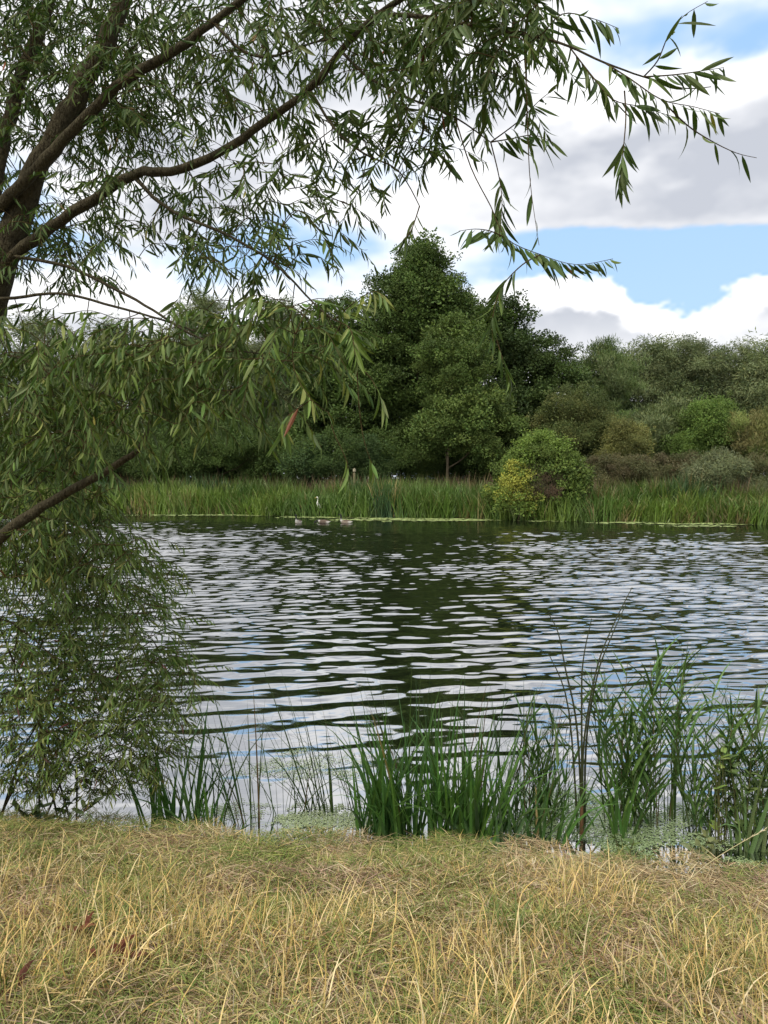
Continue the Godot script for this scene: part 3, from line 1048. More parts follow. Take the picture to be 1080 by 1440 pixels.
	for t in [
		[[[905, 108, 2.9], [925, 85, 2.85], [940, 50, 2.85], [962, 22, 2.8], [995, 2, 2.8]], 0.15, 0.045],
		[[[850, 88, 2.95], [885, 110, 2.85], [930, 140, 2.8], [975, 150, 2.8], [1012, 160, 2.8]], 0.05, 0.022],
		[[[800, 65, 3.05], [835, 110, 2.95], [862, 140, 2.9], [900, 150, 2.85], [950, 165, 2.8]], 0.1, 0.022],
		[[[905, 108, 2.9], [950, 105, 2.8], [985, 100, 2.8], [1018, 95, 2.8]], 0.05, 0.022],
		[[[930, 140, 2.8], [965, 175, 2.8], [1000, 198, 2.8], [1035, 215, 2.8], [1064, 222, 2.8]], 0.3, 0.09],
		[[[878, 128, 2.85], [880, 165, 2.82], [877, 205, 2.8], [874, 235, 2.8], [872, 262, 2.8]], 0.56, 0.011],
		[[[760, 52, 3.1], [790, 20, 3.0], [830, 25, 2.95], [870, 40, 2.9]], 0.2, 0.028],
		[[[640, 165, 3.3], [662, 235, 3.2], [690, 290, 3.15], [712, 335, 3.1], [760, 358, 3.05], [810, 372, 3.0], [862, 364, 2.95]], 0.45, 0.016],
		[[[690, 200, 3.25], [702, 250, 3.2], [706, 290, 3.15], [702, 335, 3.1]], 0.35, 0.022],
		[[[712, 335, 3.1], [690, 325, 3.05], [668, 322, 3.0], [645, 325, 3.0]], 0.1, 0.025],
		[[[738, 60, 3.1], [742, 180, 3.05], [746, 260, 3.05], [758, 345, 3.0]], 0.2, 0.13],
		[[[760, 358, 3.05], [735, 372, 3.0], [708, 400, 3.0], [696, 430, 2.95], [692, 462, 2.95], [694, 485, 2.95]], 0.3, 0.022],
		[[[694, 462, 2.95], [705, 500, 2.95], [714, 525, 2.95], [716, 540, 2.95]], 0.3, 0.02],
		[[[590, 290, 3.4], [580, 320, 3.35], [570, 335, 3.3], [560, 345, 3.3]], 0.2, 0.022],
		[[[690, 200, 3.25], [730, 170, 3.2], [760, 140, 3.15], [785, 122, 3.1]], 0.2, 0.03],
		[[[690, 200, 3.25], [720, 195, 3.2], [750, 190, 3.15], [778, 200, 3.1]], 0.1, 0.018],
	]:
		twig(w, line3(t[0]), 0.0032, t[1], t[2] * 0.75, 0.125, 0.75, P, 4)
	for t in [
		[[[470, 450, 3.6], [492, 462, 3.4], [498, 490, 3.3], [502, 515, 3.3]], 0.45, 0.009],
		[[[440, 425, 3.7], [415, 470, 3.5], [414, 520, 3.4], [438, 562, 3.3], [462, 580, 3.3]], 0.62, 0.011],
		[[[438, 562, 3.3], [400, 590, 3.3], [400, 615, 3.3]], 0.3, 0.013],
		[[[502, 515, 3.3], [520, 530, 3.3], [536, 560, 3.3], [545, 585, 3.3]], 0.4, 0.022],
		[[[470, 450, 3.6], [505, 420, 3.5], [530, 410, 3.4], [545, 425, 3.4]], 0.1, 0.013],
		[[[462, 580, 3.3], [470, 610, 3.3], [488, 650, 3.3], [492, 690, 3.3]], 0.6, 0.03],
		[[[502, 515, 3.3], [505, 570, 3.3], [512, 620, 3.3], [528, 665, 3.3]], 0.85, 0.03],
	]:
		twig(w, line3(t[0]), 0.003, t[1], t[2], 0.13, 0.9, Q, 4)
	fill(w, [
		[70, 70, 130, 150, 4.45, 5.3, 250, 0.36, 0.092], [90, 60, 150, 150, 4.0, 4.4, 30, 0.34, 0.088], [50, 310, 90, 80, 4.4, 5.0, 62, 0.32, 0.088], [40, 330, 80, 60, 4.1, 4.4, 12, 0.3, 0.085],
		[230, 90, 110, 130, 4.1, 4.9, 98, 0.34, 0.09], [230, 90, 120, 130, 3.7, 4.0, 16, 0.34, 0.088], [390, 50, 120, 110, 3.75, 4.5, 62, 0.34, 0.095], [400, 60, 110, 110, 3.4, 3.7, 16, 0.34, 0.095],
		[560, 30, 115, 80, 3.3, 4.0, 66, 0.34, 0.102], [690, 40, 80, 80, 3.0, 3.5, 62, 0.32, 0.108], [170, 190, 90, 60, 4.2, 4.7, 34, 0.34, 0.088],
		[240, 290, 170, 60, 4.0, 4.5, 50, 0.34, 0.09], [430, 230, 120, 80, 3.6, 4.1, 40, 0.36, 0.094], [590, 170, 60, 60, 3.3, 3.6, 22, 0.3, 0.1],
		[80, 385, 90, 20, 4.2, 4.6, 14, 0.2, 0.085], [160, -150, 230, 110, 4.2, 5.0, 80, 0.36, 0.09], [-110, 60, 90, 220, 4.3, 5.2, 70, 0.36, 0.09], [420, -90, 150, 60, 3.6, 4.4, 36, 0.34, 0.095], [340, 350, 90, 40, 3.7, 4.1, 26, 0.3, 0.094],
	], P, 0.75, 0.021)
	fill(w, [
		[90, 500, 130, 75, 3.7, 4.6, 80, 0.4, 0.105], [260, 500, 110, 65, 3.5, 4.3, 62, 0.42, 0.11], [400, 460, 75, 60, 3.4, 4.0, 42, 0.36, 0.115],
		[75, 590, 110, 50, 4.3, 4.9, 80, 0.36, 0.1], [85, 590, 120, 50, 3.8, 4.0, 12, 0.36, 0.1], [75, 700, 90, 60, 4.3, 5.0, 85, 0.34, 0.095], [300, 585, 60, 35, 3.5, 4.0, 14, 0.3, 0.105], [80, 775, 130, 40, 4.2, 5.0, 90, 0.32, 0.09],
	], Q + P, 1.0, 0.022)
	# a few leaves already turned
	for i in w.leaves.size():
		if rng.randf() < 0.005: w.leaves[i][1] = [Color(0.16, 0.055, 0.03), Color(0.25, 0.22, 0.05), Color(0.16, 0.10, 0.045)][rng.randi() % 3]
	print("willow leaves ", w.leaves.size())
	finish_woody(w, o, 300, Rect2(380, 0, 700, 620))

	# the lower shrub at the water's edge
	rng.seed = 3131
	var sb := Vector3(-2.45, -0.05, -5.2)
	var o2 := thing("willow_shrub", sb, "bushy small-leaved willow shrub standing in the water below the near willow", "shrub")
	var w2 := Woody.new()
	w2.twigs.smooth = true
	var hold2 := Node3D.new()
	for st in [
		[[60, 900, 5.2], [150, 835, 5.1]], [[130, 960, 5.1], [215, 900, 5.0]], [[150, 1030, 5.1], [240, 985, 5.0]], [[20, 950, 5.2], [40, 790, 5.2]],
		[[60, 1040, 5.0], [30, 960, 4.9]], [[110, 1080, 5.1], [185, 1050, 5.0]], [[0, 870, 4.9], [100, 945, 4.8]], [[80, 980, 5.3], [110, 800, 5.3]]]:
		var p1 := at(st[0][0], st[0][1], st[0][2])
		var p2 := at(st[1][0], st[1][1], st[1][2])
		var foot := sb + Vector3(rf(-0.35, 0.6), 0, rf(-0.2, 0.25))
		limb(w2, [foot, foot.lerp(p1, 0.5) + Vector3(0, 0.15, 0), p1, p2], [0.010, 0.009, 0.007, 0.004], 4, 7, Color(0.09, 0.075, 0.05), hold2, "branch")
	for c in hold2.get_children():
		hold2.remove_child(c)
		o2.add_child(c, true)
		c.position = -sb
	hold2.free()
	fill(w2, [
		[60, 850, 85, 80, 4.8, 5.6, 150, 0.27, 0.082], [150, 890, 95, 80, 4.8, 5.6, 160, 0.27, 0.082], [125, 985, 120, 55, 4.7, 5.5, 190, 0.27, 0.082], [235, 960, 42, 60, 4.9, 5.4, 50, 0.25, 0.075],
		[30, 970, 50, 70, 4.7, 5.5, 70, 0.26, 0.08], [175, 820, 80, 50, 4.9, 5.5, 70, 0.25, 0.078], [80, 780, 110, 40, 4.7, 5.4, 90, 0.26, 0.08], [130, 1055, 105, 35, 4.8, 5.4, 130, 0.24, 0.075], [220, 1040, 45, 40, 4.9, 5.3, 36, 0.22, 0.07], [120, 1095, 120, 25, 4.9, 5.3, 110, 0.2, 0.07], [30, 1070, 60, 40, 4.9, 5.3, 55, 0.22, 0.075],
	], pale_palette, 0.7, 0.021)
	for i in w2.leaves.size():
		if rng.randf() < 0.012: w2.leaves[i][1] = [Color(0.2, 0.06, 0.05), Color(0.25, 0.2, 0.06), Color(0.16, 0.08, 0.06)][rng.randi() % 3]
	print("shrub leaves ", w2.leaves.size())
	finish_woody(w2, o2, 120, Rect2(0, 780, 300, 340))


# ------------------------------------------------------------------ grass of the near bank
# a piece of sward 0.4 m across: layers of [count, shortest, longest, lean, bend, width, colours, lies flat]
func sward(seed_: int, layers: Array) -> ArrayMesh:
	rng.seed = seed_
	var mb := MB.new()
	for l in layers:
		for i in l[0]:
			var a := rf(0, TAU)
			var q := sqrt(rng.randf()) * 0.25
			var b := rf(0, TAU)
			var p := Vector3(cos(a) * q, -0.02, sin(a) * q)
			var dir := Vector3(cos(b) * l[3] * rf(0.15, 1.2), 1.0, sin(b) * l[3] * rf(0.15, 1.2))
			if l[7]:
				p.y = rf(-0.005, 0.035)
				dir = Vector3(cos(b), rf(0.02, 0.5), sin(b))
			var col: Color = vary(l[6][rng.randi() % l[6].size()], 0.28, 0.06)
			blade(mb, p, dir.normalized(), rf(l[1], l[2]), l[5] * rf(0.5, 1.15), l[4] * rf(0.15, 1.7), col, col, 5)
	return mb.mesh(M.straw)

func make_grass() -> void:
	var straw := [Color(0.53, 0.39, 0.165), Color(0.44, 0.33, 0.145), Color(0.61, 0.475, 0.235), Color(0.35, 0.27, 0.11), Color(0.50, 0.40, 0.165), Color(0.64, 0.53, 0.32)]
	var thatch := [Color(0.36, 0.27, 0.155), Color(0.45, 0.35, 0.205), Color(0.28, 0.19, 0.12), Color(0.52, 0.42, 0.26), Color(0.20, 0.135, 0.085), Color(0.30, 0.28, 0.12), Color(0.57, 0.48, 0.32)]
	var brown := [Color(0.26, 0.165, 0.115), Color(0.35, 0.25, 0.18), Color(0.18, 0.115, 0.08), Color(0.44, 0.345, 0.24), Color(0.30, 0.20, 0.15)]
	var green := [Color(0.15, 0.20, 0.055), Color(0.11, 0.165, 0.045), Color(0.22, 0.26, 0.085), Color(0.18, 0.235, 0.07), Color(0.31, 0.31, 0.115), Color(0.25, 0.285, 0.09)]
	var fresh := [Color(0.10, 0.18, 0.04), Color(0.085, 0.155, 0.04), Color(0.15, 0.21, 0.055), Color(0.20, 0.24, 0.08)]
	var kinds := []
	for v in 3:
		kinds.append([
			sward(100 + v, [[420, 0.05, 0.16, 0, 0.35, 0.004, brown, true], [120, 0.06, 0.14, 0, 0.4, 0.004, thatch, true], [50, 0.05, 0.13, 1.0, 1.4, 0.004, straw + green, false]]),
			sward(110 + v, [[620, 0.06, 0.18, 0, 0.35, 0.0042, thatch, true], [140, 0.06, 0.15, 1.2, 1.4, 0.004, thatch + straw, false], [50, 0.06, 0.13, 0.8, 1.3, 0.004, green, false]]),
			sward(120 + v, [[240, 0.06, 0.18, 0, 0.4, 0.0042, brown + green, true], [480, 0.07, 0.22, 1.1, 1.7, 0.0044, green + green + straw, false]]),
			sward(130 + v, [[300, 0.06, 0.18, 0, 0.4, 0.0042, thatch + brown, true], [330, 0.08, 0.22, 1.1, 1.7, 0.0042, green + straw, false], [62, 0.15, 0.30, 0.4, 0.8, 0.0048, straw, false]]),
			sward(140 + v, [[180, 0.05, 0.16, 0, 0.4, 0.0042, thatch + green, true], [520, 0.05, 0.14, 0.9, 1.2, 0.0044, fresh + green + green, false]]),
		])
	rng.seed = 4242
	var patch := FastNoiseLite.new()
	patch.seed = 19
	patch.frequency = 1.0
	patch.fractal_octaves = 3
	var where := {}
	var tint := {}
	for k in 15:
		where[k] = []
		tint[k] = []
	var s := 1.35
	while s < 5.6:
		var half := 0.62 * s + 1.1
		var x := -half
		while x < half:
			for again in 2:
				var px := x + rf(-0.13, 0.13)
				var ps := s + rf(-0.13, 0.13)
				var sc := crest(px)
				if ps > sc + 0.02: continue
				var nz := patch.get_noise_2d(px, ps)
				var nz2 := patch.get_noise_2d(px * 0.7 + 30.0, ps * 0.9)
				var nz3 := patch.get_noise_2d(px * 1.6 - 40.0, ps * 1.6)
				var edge := sstep(sc - 0.8, sc - 0.1, ps)
				# straw stands in the near right and the near left corner, green shows in the middle, brown thatch lies bare on the right and in patches
				var tall := sstep(3.6, 2.4, ps) * maxf(sstep(-0.5, 0.9, px), sstep(-0.7, -1.3, px) * 0.8)
				var bald := sstep(0.35, 0.9, px) * sstep(2.9, 3.4, ps) * sstep(4.75, 4.3, ps)
				var wt := [0.28 + bald * 0.9 + maxf(nz3 * 5.5, 0.0), 0.45 + bald * 1.8 + maxf(nz * 1.5, 0.0), 1.15 + maxf(-nz * 3.0, 0.0) - bald * 0.8, 0.1 + tall * 1.7 + maxf(nz2 * 1.6, 0.0) - edge * 0.4 - bald * 0.2, 0.42 + edge * 1.9 + maxf(-nz2 * 3.0, 0.0)]
				var total := 0.0
				for q in wt: total += maxf(q, 0.01)
				var r := rng.randf() * total
				var k := 0
				for i in 5:
					r -= maxf(wt[i], 0.01)
					if r <= 0.0:
						k = i
						break
				var key := k * 3 + rng.randi() % 3
				var h := rf(0.8, 1.15) * (1.0 - 0.58 * edge)
				var e := 0.12
				var nrm := Vector3(ground_y(px - e, ps) - ground_y(px + e, ps), 2.0 * e, ground_y(px, ps + e) - ground_y(px, ps - e))
				nrm.z = -(ground_y(px, ps - e) - ground_y(px, minf(ps + e, sc)))
				nrm = nrm.normalized()
				var b := Basis(Quaternion(Vector3.UP, nrm)) * Basis(Vector3.UP, rf(0, TAU)).scaled(Vector3(1, h, 1))
				where[key].append(Transform3D(b, Vector3(px, ground_y(px, ps) + 0.004, -ps)))
				var v := rf(0.88, 1.12) * (1.0 + 0.12 * nz2)
				tint[key].append(Color(v, v * rf(0.97, 1.03), v * rf(0.9, 1.05)))
			x += 0.26
		s += 0.26
	var o := thing("bank_grass", Vector3.ZERO, "dry straw and green grass covering the near bank", "grass", "", "stuff")
	for k in where:
		if where[k].size(): multi("sward", kinds[k % 3][k / 3], where[k], tint[k], o, "stuff")


func ground_at(px: float, py: float) -> Vector3:
	# where the line of sight through that point of the photograph meets the near bank
	var lo := 1.0
	var hi := 8.0
	for i in 30:
		var m := (lo + hi) * 0.5
		var p := at(px, py, m)
		if p.y > maxf(ground_y(p.x, m), -0.3): lo = m
		else: hi = m
	return at(px, py, lo)

func make_bank_details() -> void:
	rng.seed = 5151
	# withered dock leaves
	var i := 0
	for d in [[112, 1325, "crumpled reddish brown dead dock leaves lying in the left grass"], [165, 1365, "dark red dead dock leaf standing upright in the left grass"], [20, 1405, "pinkish brown dead leaf scrap in the bottom left corner grass"]]:
		var p := ground_at(d[0], d[1])
		p.y = ground_y(p.x, -p.z)
		var o := thing("dead_dock", p, d[2], "dead leaves", "withered dock leaves in the grass")
		for k in [7, 5, 4][i]:
			var mb := MB.new()
			var a := rf(0, TAU)
			var dir := Vector3(cos(a), rf(0.6, 2.6), sin(a))
			var col: Color = [Color(0.16, 0.055, 0.035), Color(0.22, 0.09, 0.055), Color(0.12, 0.05, 0.035)][k % 3]
			blade(mb, Vector3(rf(-0.04, 0.04), 0.02, rf(-0.04, 0.04)), dir, rf(0.09, 0.15), rf(0.022, 0.04), rf(0.6, 1.8), col, col * 0.8, 6, 0.45)
			part("leaf", mb.mesh(M.straw), o)
		i += 1
	# green tufts that stand out of the straw
	for d in [[1000, 1405, 42, 0.13, "fresh green grass tuft among straw in the bottom right corner"], [720, 1335, 30, 0.24, "taller olive grass tuft in the middle of the near bank"], [5, 1400, 16, 0.2, "blue green grass tuft at the bottom left edge"], [1020, 1290, 30, 0.1, "low green grass patch in the bare right of the bank"]]:
		var p := ground_at(d[0], d[1])
		p.y = ground_y(p.x, -p.z)
		var o := thing("grass_tuft", p, d[4], "grass tuft", "green grass tufts on the near bank")
		for k in d[2]:
			var mb := MB.new()
			var col := vary(Color(0.12, 0.17, 0.045), 0.3, 0.1)
			blade(mb, Vector3(rf(-0.06, 0.06), -0.01, rf(-0.05, 0.05)), Vector3(rf(-0.45, 0.45), 1, rf(-0.45, 0.45)), d[3] * rf(0.7, 1.3), rf(0.004, 0.007), rf(0.2, 1.0), col, col * 1.1, 5, 0.2)
			part("blade", mb.mesh(M.blade), o)
	# long pale seeding stalks by the right brink
	for d in [[935, 1230, 1005, 1095, "arching pale grass stalk with seed head at the right brink"], [905, 1300, 1078, 1165, "long pale grass stalk leaning right across the bank edge"], [280, 1245, 210, 1335, "pale fallen grass stalk lying across the left grass"]]:
		var a := ground_at(d[0], d[1])
		a.y = ground_y(a.x, -a.z)
		var b := at(d[2], d[3], -a.z - 0.02)
		var o := thing("grass_stalk", a, d[4], "grass stalk", "long pale grass stalks")
		var mb := MB.new()
		mb.smooth = true
		var ln := smooth_line([Vector3.ZERO, (b - a) * 0.5 + Vector3(0, 0.05, 0), b - a], 6)
		var rr := PackedFloat32Array()
		for k in ln.size(): rr.append(lerpf(0.0024, 0.0012, float(k) / ln.size()))
		tube(mb, ln, rr, 5, Color(0.5, 0.44, 0.26))
		part("stem", mb.mesh(M.straw), o)
		var hd := MB.new()
		for k in 26:
			var q := ln[ln.size() - 1].lerp(ln[ln.size() - 4], rng.randf())
			blade(hd, q, (ln[ln.size() - 1] - ln[ln.size() - 4]).normalized() + Vector3(rf(-0.4, 0.4), rf(-0.3, 0.5), rf(-0.4, 0.4)), rf(0.012, 0.025), 0.003, 0.2, Color(0.52, 0.45, 0.3), Color(0.55, 0.5, 0.34), 2)
		part("seed_head", hd.mesh(M.straw), o)


# ------------------------------------------------------------------ plants standing in the near water
func one_leaf(o: Node3D, called: String, p: Vector3, dir: Vector3, L: float, w: float, bend: float, col: Color, tip: Color, fold := 0.18, seg := 7) -> MeshInstance3D:
	var mb := MB.new()
	blade(mb, p, dir, L, w, bend, col, tip, seg, fold)
	return part(called, mb.mesh(M.blade), o)

func foot_at(px: float, s: float) -> Vector3:
	var x := (px - 540.0) / FOCAL * s
	return Vector3(x, maxf(ground_y(x, s), -0.25), -s)

func iris(px: float, s: float, n: int, h: float, spread: float, lean: float, label: String, col := Color(0.066, 0.151, 0.036)) -> void:
	var p := foot_at(px, s)
	var o := thing("iris_clump", p, label, "iris", "yellow flag irises along the near brink")
	for i in int(n * 1.9):
		var c := vary(col, 0.3, 0.12)
		if rng.randf() < 0.02: c = Color(0.26, 0.2, 0.09)
		var q := Vector3(rf(-1, 1) * spread, 0, rf(-0.6, 0.6) * spread)
		var dir := Vector3(q.x / maxf(spread, 0.01) * (lean + 0.1) + rf(-0.22, 0.22), 1, rf(-0.22, 0.22))
		one_leaf(o, "leaf", q, dir, h * 1.3 * rf(0.45, 1.15) - p.y, rf(0.017, 0.030), rf(0.0, 0.45) if rng.randf() < 0.7 else rf(0.6, 1.5), c * 0.9, c * Color(1.15, 1.1, 0.9), 0.14)

func sedge(px: float, s: float, n: int, h: float, spread: float, lean_x: float, label: String, w := 0.008) -> void:
	var p := foot_at(px, s)
	var o := thing("sedge_clump", p, label, "sedge", "dark sedges standing in the shallow water")
	for i in int(n * 1.8):
		var c := vary(Color(0.058, 0.101, 0.030), 0.3, 0.15)
		if rng.randf() < 0.12: c = Color(0.14, 0.09, 0.04)
		var q := Vector3(rf(-1, 1) * spread, 0, rf(-0.6, 0.6) * spread)
		var dir := Vector3(q.x / maxf(spread, 0.01) * 0.16 + lean_x + rf(-0.12, 0.12), 1, rf(-0.12, 0.12))
		var k := rng.randf()
		one_leaf(o, "leaf", q, dir, h * 1.1 * rf(0.45, 1.1) - p.y, w * rf(0.8, 1.6), rf(0.0, 0.25) if k < 0.6 else rf(0.5, 1.4), c, c, 0.25, 7)

func reed_plants(px: float, s: float, stems: Array, label: String, col := Color(0.074, 0.146, 0.036)) -> void:
	var p := foot_at(px, s)
	var o := thing("reed_clump", p, label, "reeds", "leafy reeds at the right of the near brink")
	for st in stems:
		# st: foot offset, top offset in metres, number of leaves, leaf length
		var mb := MB.new()
		mb.smooth = true
		var a := Vector3(st[0], 0, rf(-0.12, 0.12))
		var b := Vector3(st[1], st[2] * 1.05 - p.y, a.z + rf(-0.1, 0.1))
		var ln := smooth_line([a, a.lerp(b, 0.5) + Vector3(rf(-0.02, 0.02), 0, 0), b], 5)
		var rr := PackedFloat32Array()
		for k in ln.size(): rr.append(lerpf(0.0048, 0.0018, float(k) / ln.size()))
		var dry := rng.randf() < 0.15
		tube(mb, ln, rr, 6, Color(0.14, 0.11, 0.05) if dry else vary(Color(0.066, 0.095, 0.030), 0.2, 0.1))
		var stem := part("stem", mb.mesh(M.blade), o)
		var turn := rf(0, TAU)
		for k in int(st[3]):
			var t := lerpf(0.3, 1.0, (k + 0.5) / st[3])
			var q := ln[int(t * (ln.size() - 1))]
			turn += PI + rf(-0.5, 0.5)
			var c := vary(col, 0.3, 0.12)
			one_leaf(stem, "leaf", q, Vector3(cos(turn), rf(1.0, 2.2), sin(turn) * 0.7), st[4] * rf(0.7, 1.2), rf(0.012, 0.022), rf(0.15, 0.8), c, c * Color(1.1, 1.05, 0.9), 0.16, 6)

func make_near_plants() -> void:
	rng.seed = 6161
	iris(525, 5.0, 17, 0.62, 0.13, -0.35, "iris clump fanning left beside the open duckweed water")
	iris(585, 5.05, 26, 0.74, 0.17, 0.12, "dense tall iris clump in the middle of the brink")
	iris(640, 5.0, 24, 0.66, 0.15, 0.16, "upright iris clump next right of the densest one", Color(0.074, 0.168, 0.036))
	iris(700, 5.0, 22, 0.56, 0.16, 0.2, "blue green iris clump in front of the thin dark sedges", Color(0.070, 0.134, 0.050))
	iris(768, 4.95, 16, 0.42, 0.1, 0.25, "short iris clump left of the tall brown stalk")
	iris(287, 5.05, 9, 0.40, 0.09, 0.45, "small splayed iris with broad leaves beside the willow shrub")
	iris(240, 5.2, 22, 0.62, 0.16, 0.12, "dark iris clump under the willow shrub's right side")
	iris(880, 5.1, 9, 0.5, 0.08, 0.1, "few iris leaves at the foot of the leafy reeds", Color(0.084, 0.174, 0.040))
	iris(1068, 4.9, 16, 0.5, 0.12, -0.25, "grassy iris leaves bending over at the right edge", Color(0.096, 0.157, 0.060))
	iris(555, 5.12, 18, 0.66, 0.15, -0.1, "iris clump behind and between the left fan and the densest clump")
	iris(668, 5.12, 18, 0.6, 0.15, 0.1, "iris clump half hidden behind the blue green one")
	sedge(350, 5.25, 13, 0.98, 0.06, -0.12, "sedge clump leaning left over the pale duckweed patch")
	sedge(398, 5.4, 6, 0.75, 0.05, 0.05, "sparse sedge stems between the two leaning clumps")
	sedge(458, 5.45, 16, 0.98, 0.07, -0.22, "sedge clump with brown foot leaning left before the irises")
	sedge(425, 5.45, 5, 0.45, 0.06, 0.1, "short thin sedge stems at the edge of the duckweed raft")
	sedge(285, 5.3, 9, 0.9, 0.1, 0.0, "sedge stems rising behind the small splayed iris")
	sedge(530, 5.5, 12, 0.95, 0.2, -0.1, "thin sedge blades behind the left iris fan")
	sedge(610, 5.5, 16, 1.0, 0.22, 0.05, "thin sedge blades behind the densest irises")
	sedge(680, 5.45, 22, 0.95, 0.2, 0.1, "thick stand of dark sedge above the blue green iris")
	sedge(740, 5.4, 22, 0.95, 0.2, 0.06, "dark sedge stand just left of the tall stalks")
	sedge(790, 5.3, 12, 0.7, 0.15, -0.05, "low tangled sedge around the tall stalk's foot")
	sedge(955, 5.4, 14, 0.8, 0.2, 0.0, "sedge tangle between the two leafy reed clumps", 0.007)
	# bulrush stalks
	var p := foot_at(822, 5.1)
	var o := thing("bulrush_plant", p, "tall thin bulrush stalks rising highest from the duckweed", "bulrush")
	for d in [[[822, 1185], [820, 1060], [838, 945], [862, 880], [889, 826]], [[823, 1185], [824, 1050], [840, 950], [860, 895], [880, 850]], [[821, 1180], [812, 1030], [795, 940], [785, 890], [771, 862]], [[820, 1150], [818, 1000], [820, 930], [832, 870]], [[816, 1150], [800, 1000], [772, 920]]]:
		var mb := MB.new()
		mb.smooth = true
		var pts := []
		var sd := 5.1 + rf(-0.05, 0.1)
		for q in d: pts.append(at(q[0], q[1], sd) - p)
		pts[0] = Vector3(pts[0].x, 0.0, pts[0].z)
		var ln := smooth_line(pts, 5)
		var rr := PackedFloat32Array()
		for k in ln.size(): rr.append(lerpf(0.0085, 0.0022, float(k) / ln.size()))
		tube(mb, ln, rr, 7, Color(0.060, 0.069, 0.030))
		for k in 6: mb.c[k] = Color(0.16, 0.08, 0.04)
		part("stalk", mb.mesh(M.blade), o)
	var foot := MB.new()
	foot.smooth = true
	tube(foot, PackedVector3Array([Vector3(0, -0.15, 0.02), Vector3(0, 0.28, 0.02), Vector3(0, 0.45, 0.02)]), PackedFloat32Array([0.016, 0.014, 0.011]), 8, Color(0.17, 0.09, 0.045))
	part("sheath", foot.mesh(M.blade), o)
	# leafy reeds
	var st := []
	for i in 30: st.append([rf(-0.22, 0.22), rf(-0.36, 0.34), rf(0.6, 1.12), 10, 0.30])
	reed_plants(893, 5.25, st, "densest leafy reed clump, right of the tall bulrush stalks")
	st = []
	for i in 4: st.append([rf(-0.06, 0.06), rf(-0.1, 0.12), rf(1.0, 1.2), 8, 0.32])
	reed_plants(950, 5.3, st, "few tall reeds with broad top leaves beside the dense clump")
	st = []
	for i in 24: st.append([rf(-0.24, 0.24), rf(-0.3, 0.35), rf(0.45, 0.95), 9, 0.3])
	reed_plants(1015, 5.15, st, "leafy reeds around the climbing bindweed near the right edge")
	st = []
	for i in 20: st.append([rf(-0.25, 0.3), rf(-0.25, 0.4), rf(0.4, 0.9), 9, 0.3])
	reed_plants(1085, 5.1, st, "dark leafy reeds cut by the picture's right edge", Color(0.079, 0.134, 0.046))
	st = []
	for i in 14: st.append([rf(-0.2, 0.2), rf(-0.2, 0.2), rf(0.45, 0.8), 7, 0.26])
	reed_plants(775, 5.25, st, "young leafy reeds left of the tall bulrush stalks")
	# broad-leaved herbs
	for d in [[1050, 5.0, 0.7, 290, 0.26, Color(0.090, 0.140, 0.045), "leafy dark green herb filling the bottom of the right reeds"], [1022, 4.95, 0.85, 40, 0.08, Color(0.16, 0.22, 0.05), "yellow green bindweed climbing the right reeds"], [885, 4.75, 0.16, 40, 0.08, Color(0.12, 0.17, 0.05), "small pale green weed at the duckweed's edge"], [1000, 4.62, 0.2, 50, 0.14, Color(0.13, 0.15, 0.06), "low pale weeds on the brink below the right reeds"], [60, 5.1, 0.3, 110, 0.4, Color(0.07, 0.1, 0.04), "leafy weeds at the brink under the willow shrub"]]:
		var hp := foot_at(d[0], d[1])
		var ho := thing("herb_plant", hp, d[6], "herb", "leafy herbs along the near brink")
		var stem := MB.new()
		stem.smooth = true
		var spots := []
		for k in 7:
			var b := Vector3(rf(-1, 1) * d[4], d[2] * rf(0.6, 1.0) - hp.y, rf(-0.6, 0.6) * d[4])
			var ln := smooth_line([Vector3(b.x * 0.3, 0, b.z * 0.3), b * 0.55 + Vector3(rf(-0.03, 0.03), 0, 0), b], 4)
			tube(stem, ln, PackedFloat32Array([0.004, 0.004, 0.0035, 0.0035, 0.003, 0.003, 0.0025, 0.002, 0.0015]), 5, Color(0.108, 0.112, 0.040))
			for q in ln: spots.append(q)
		part("stems", stem.mesh(M.blade), ho)
		for k in d[3]:
			var q: Vector3 = spots[rng.randi() % spots.size()]
			if q.y < 0.06: q.y += 0.06
			var a := rf(0, TAU)
			one_leaf(ho, "leaf", q, Vector3(cos(a), rf(0.1, 1.0), sin(a)), rf(0.045, 0.085), rf(0.022, 0.036), rf(0.3, 1.0), vary(d[5], 0.3, 0.12), vary(d[5], 0.3, 0.12), 0.12, 4)


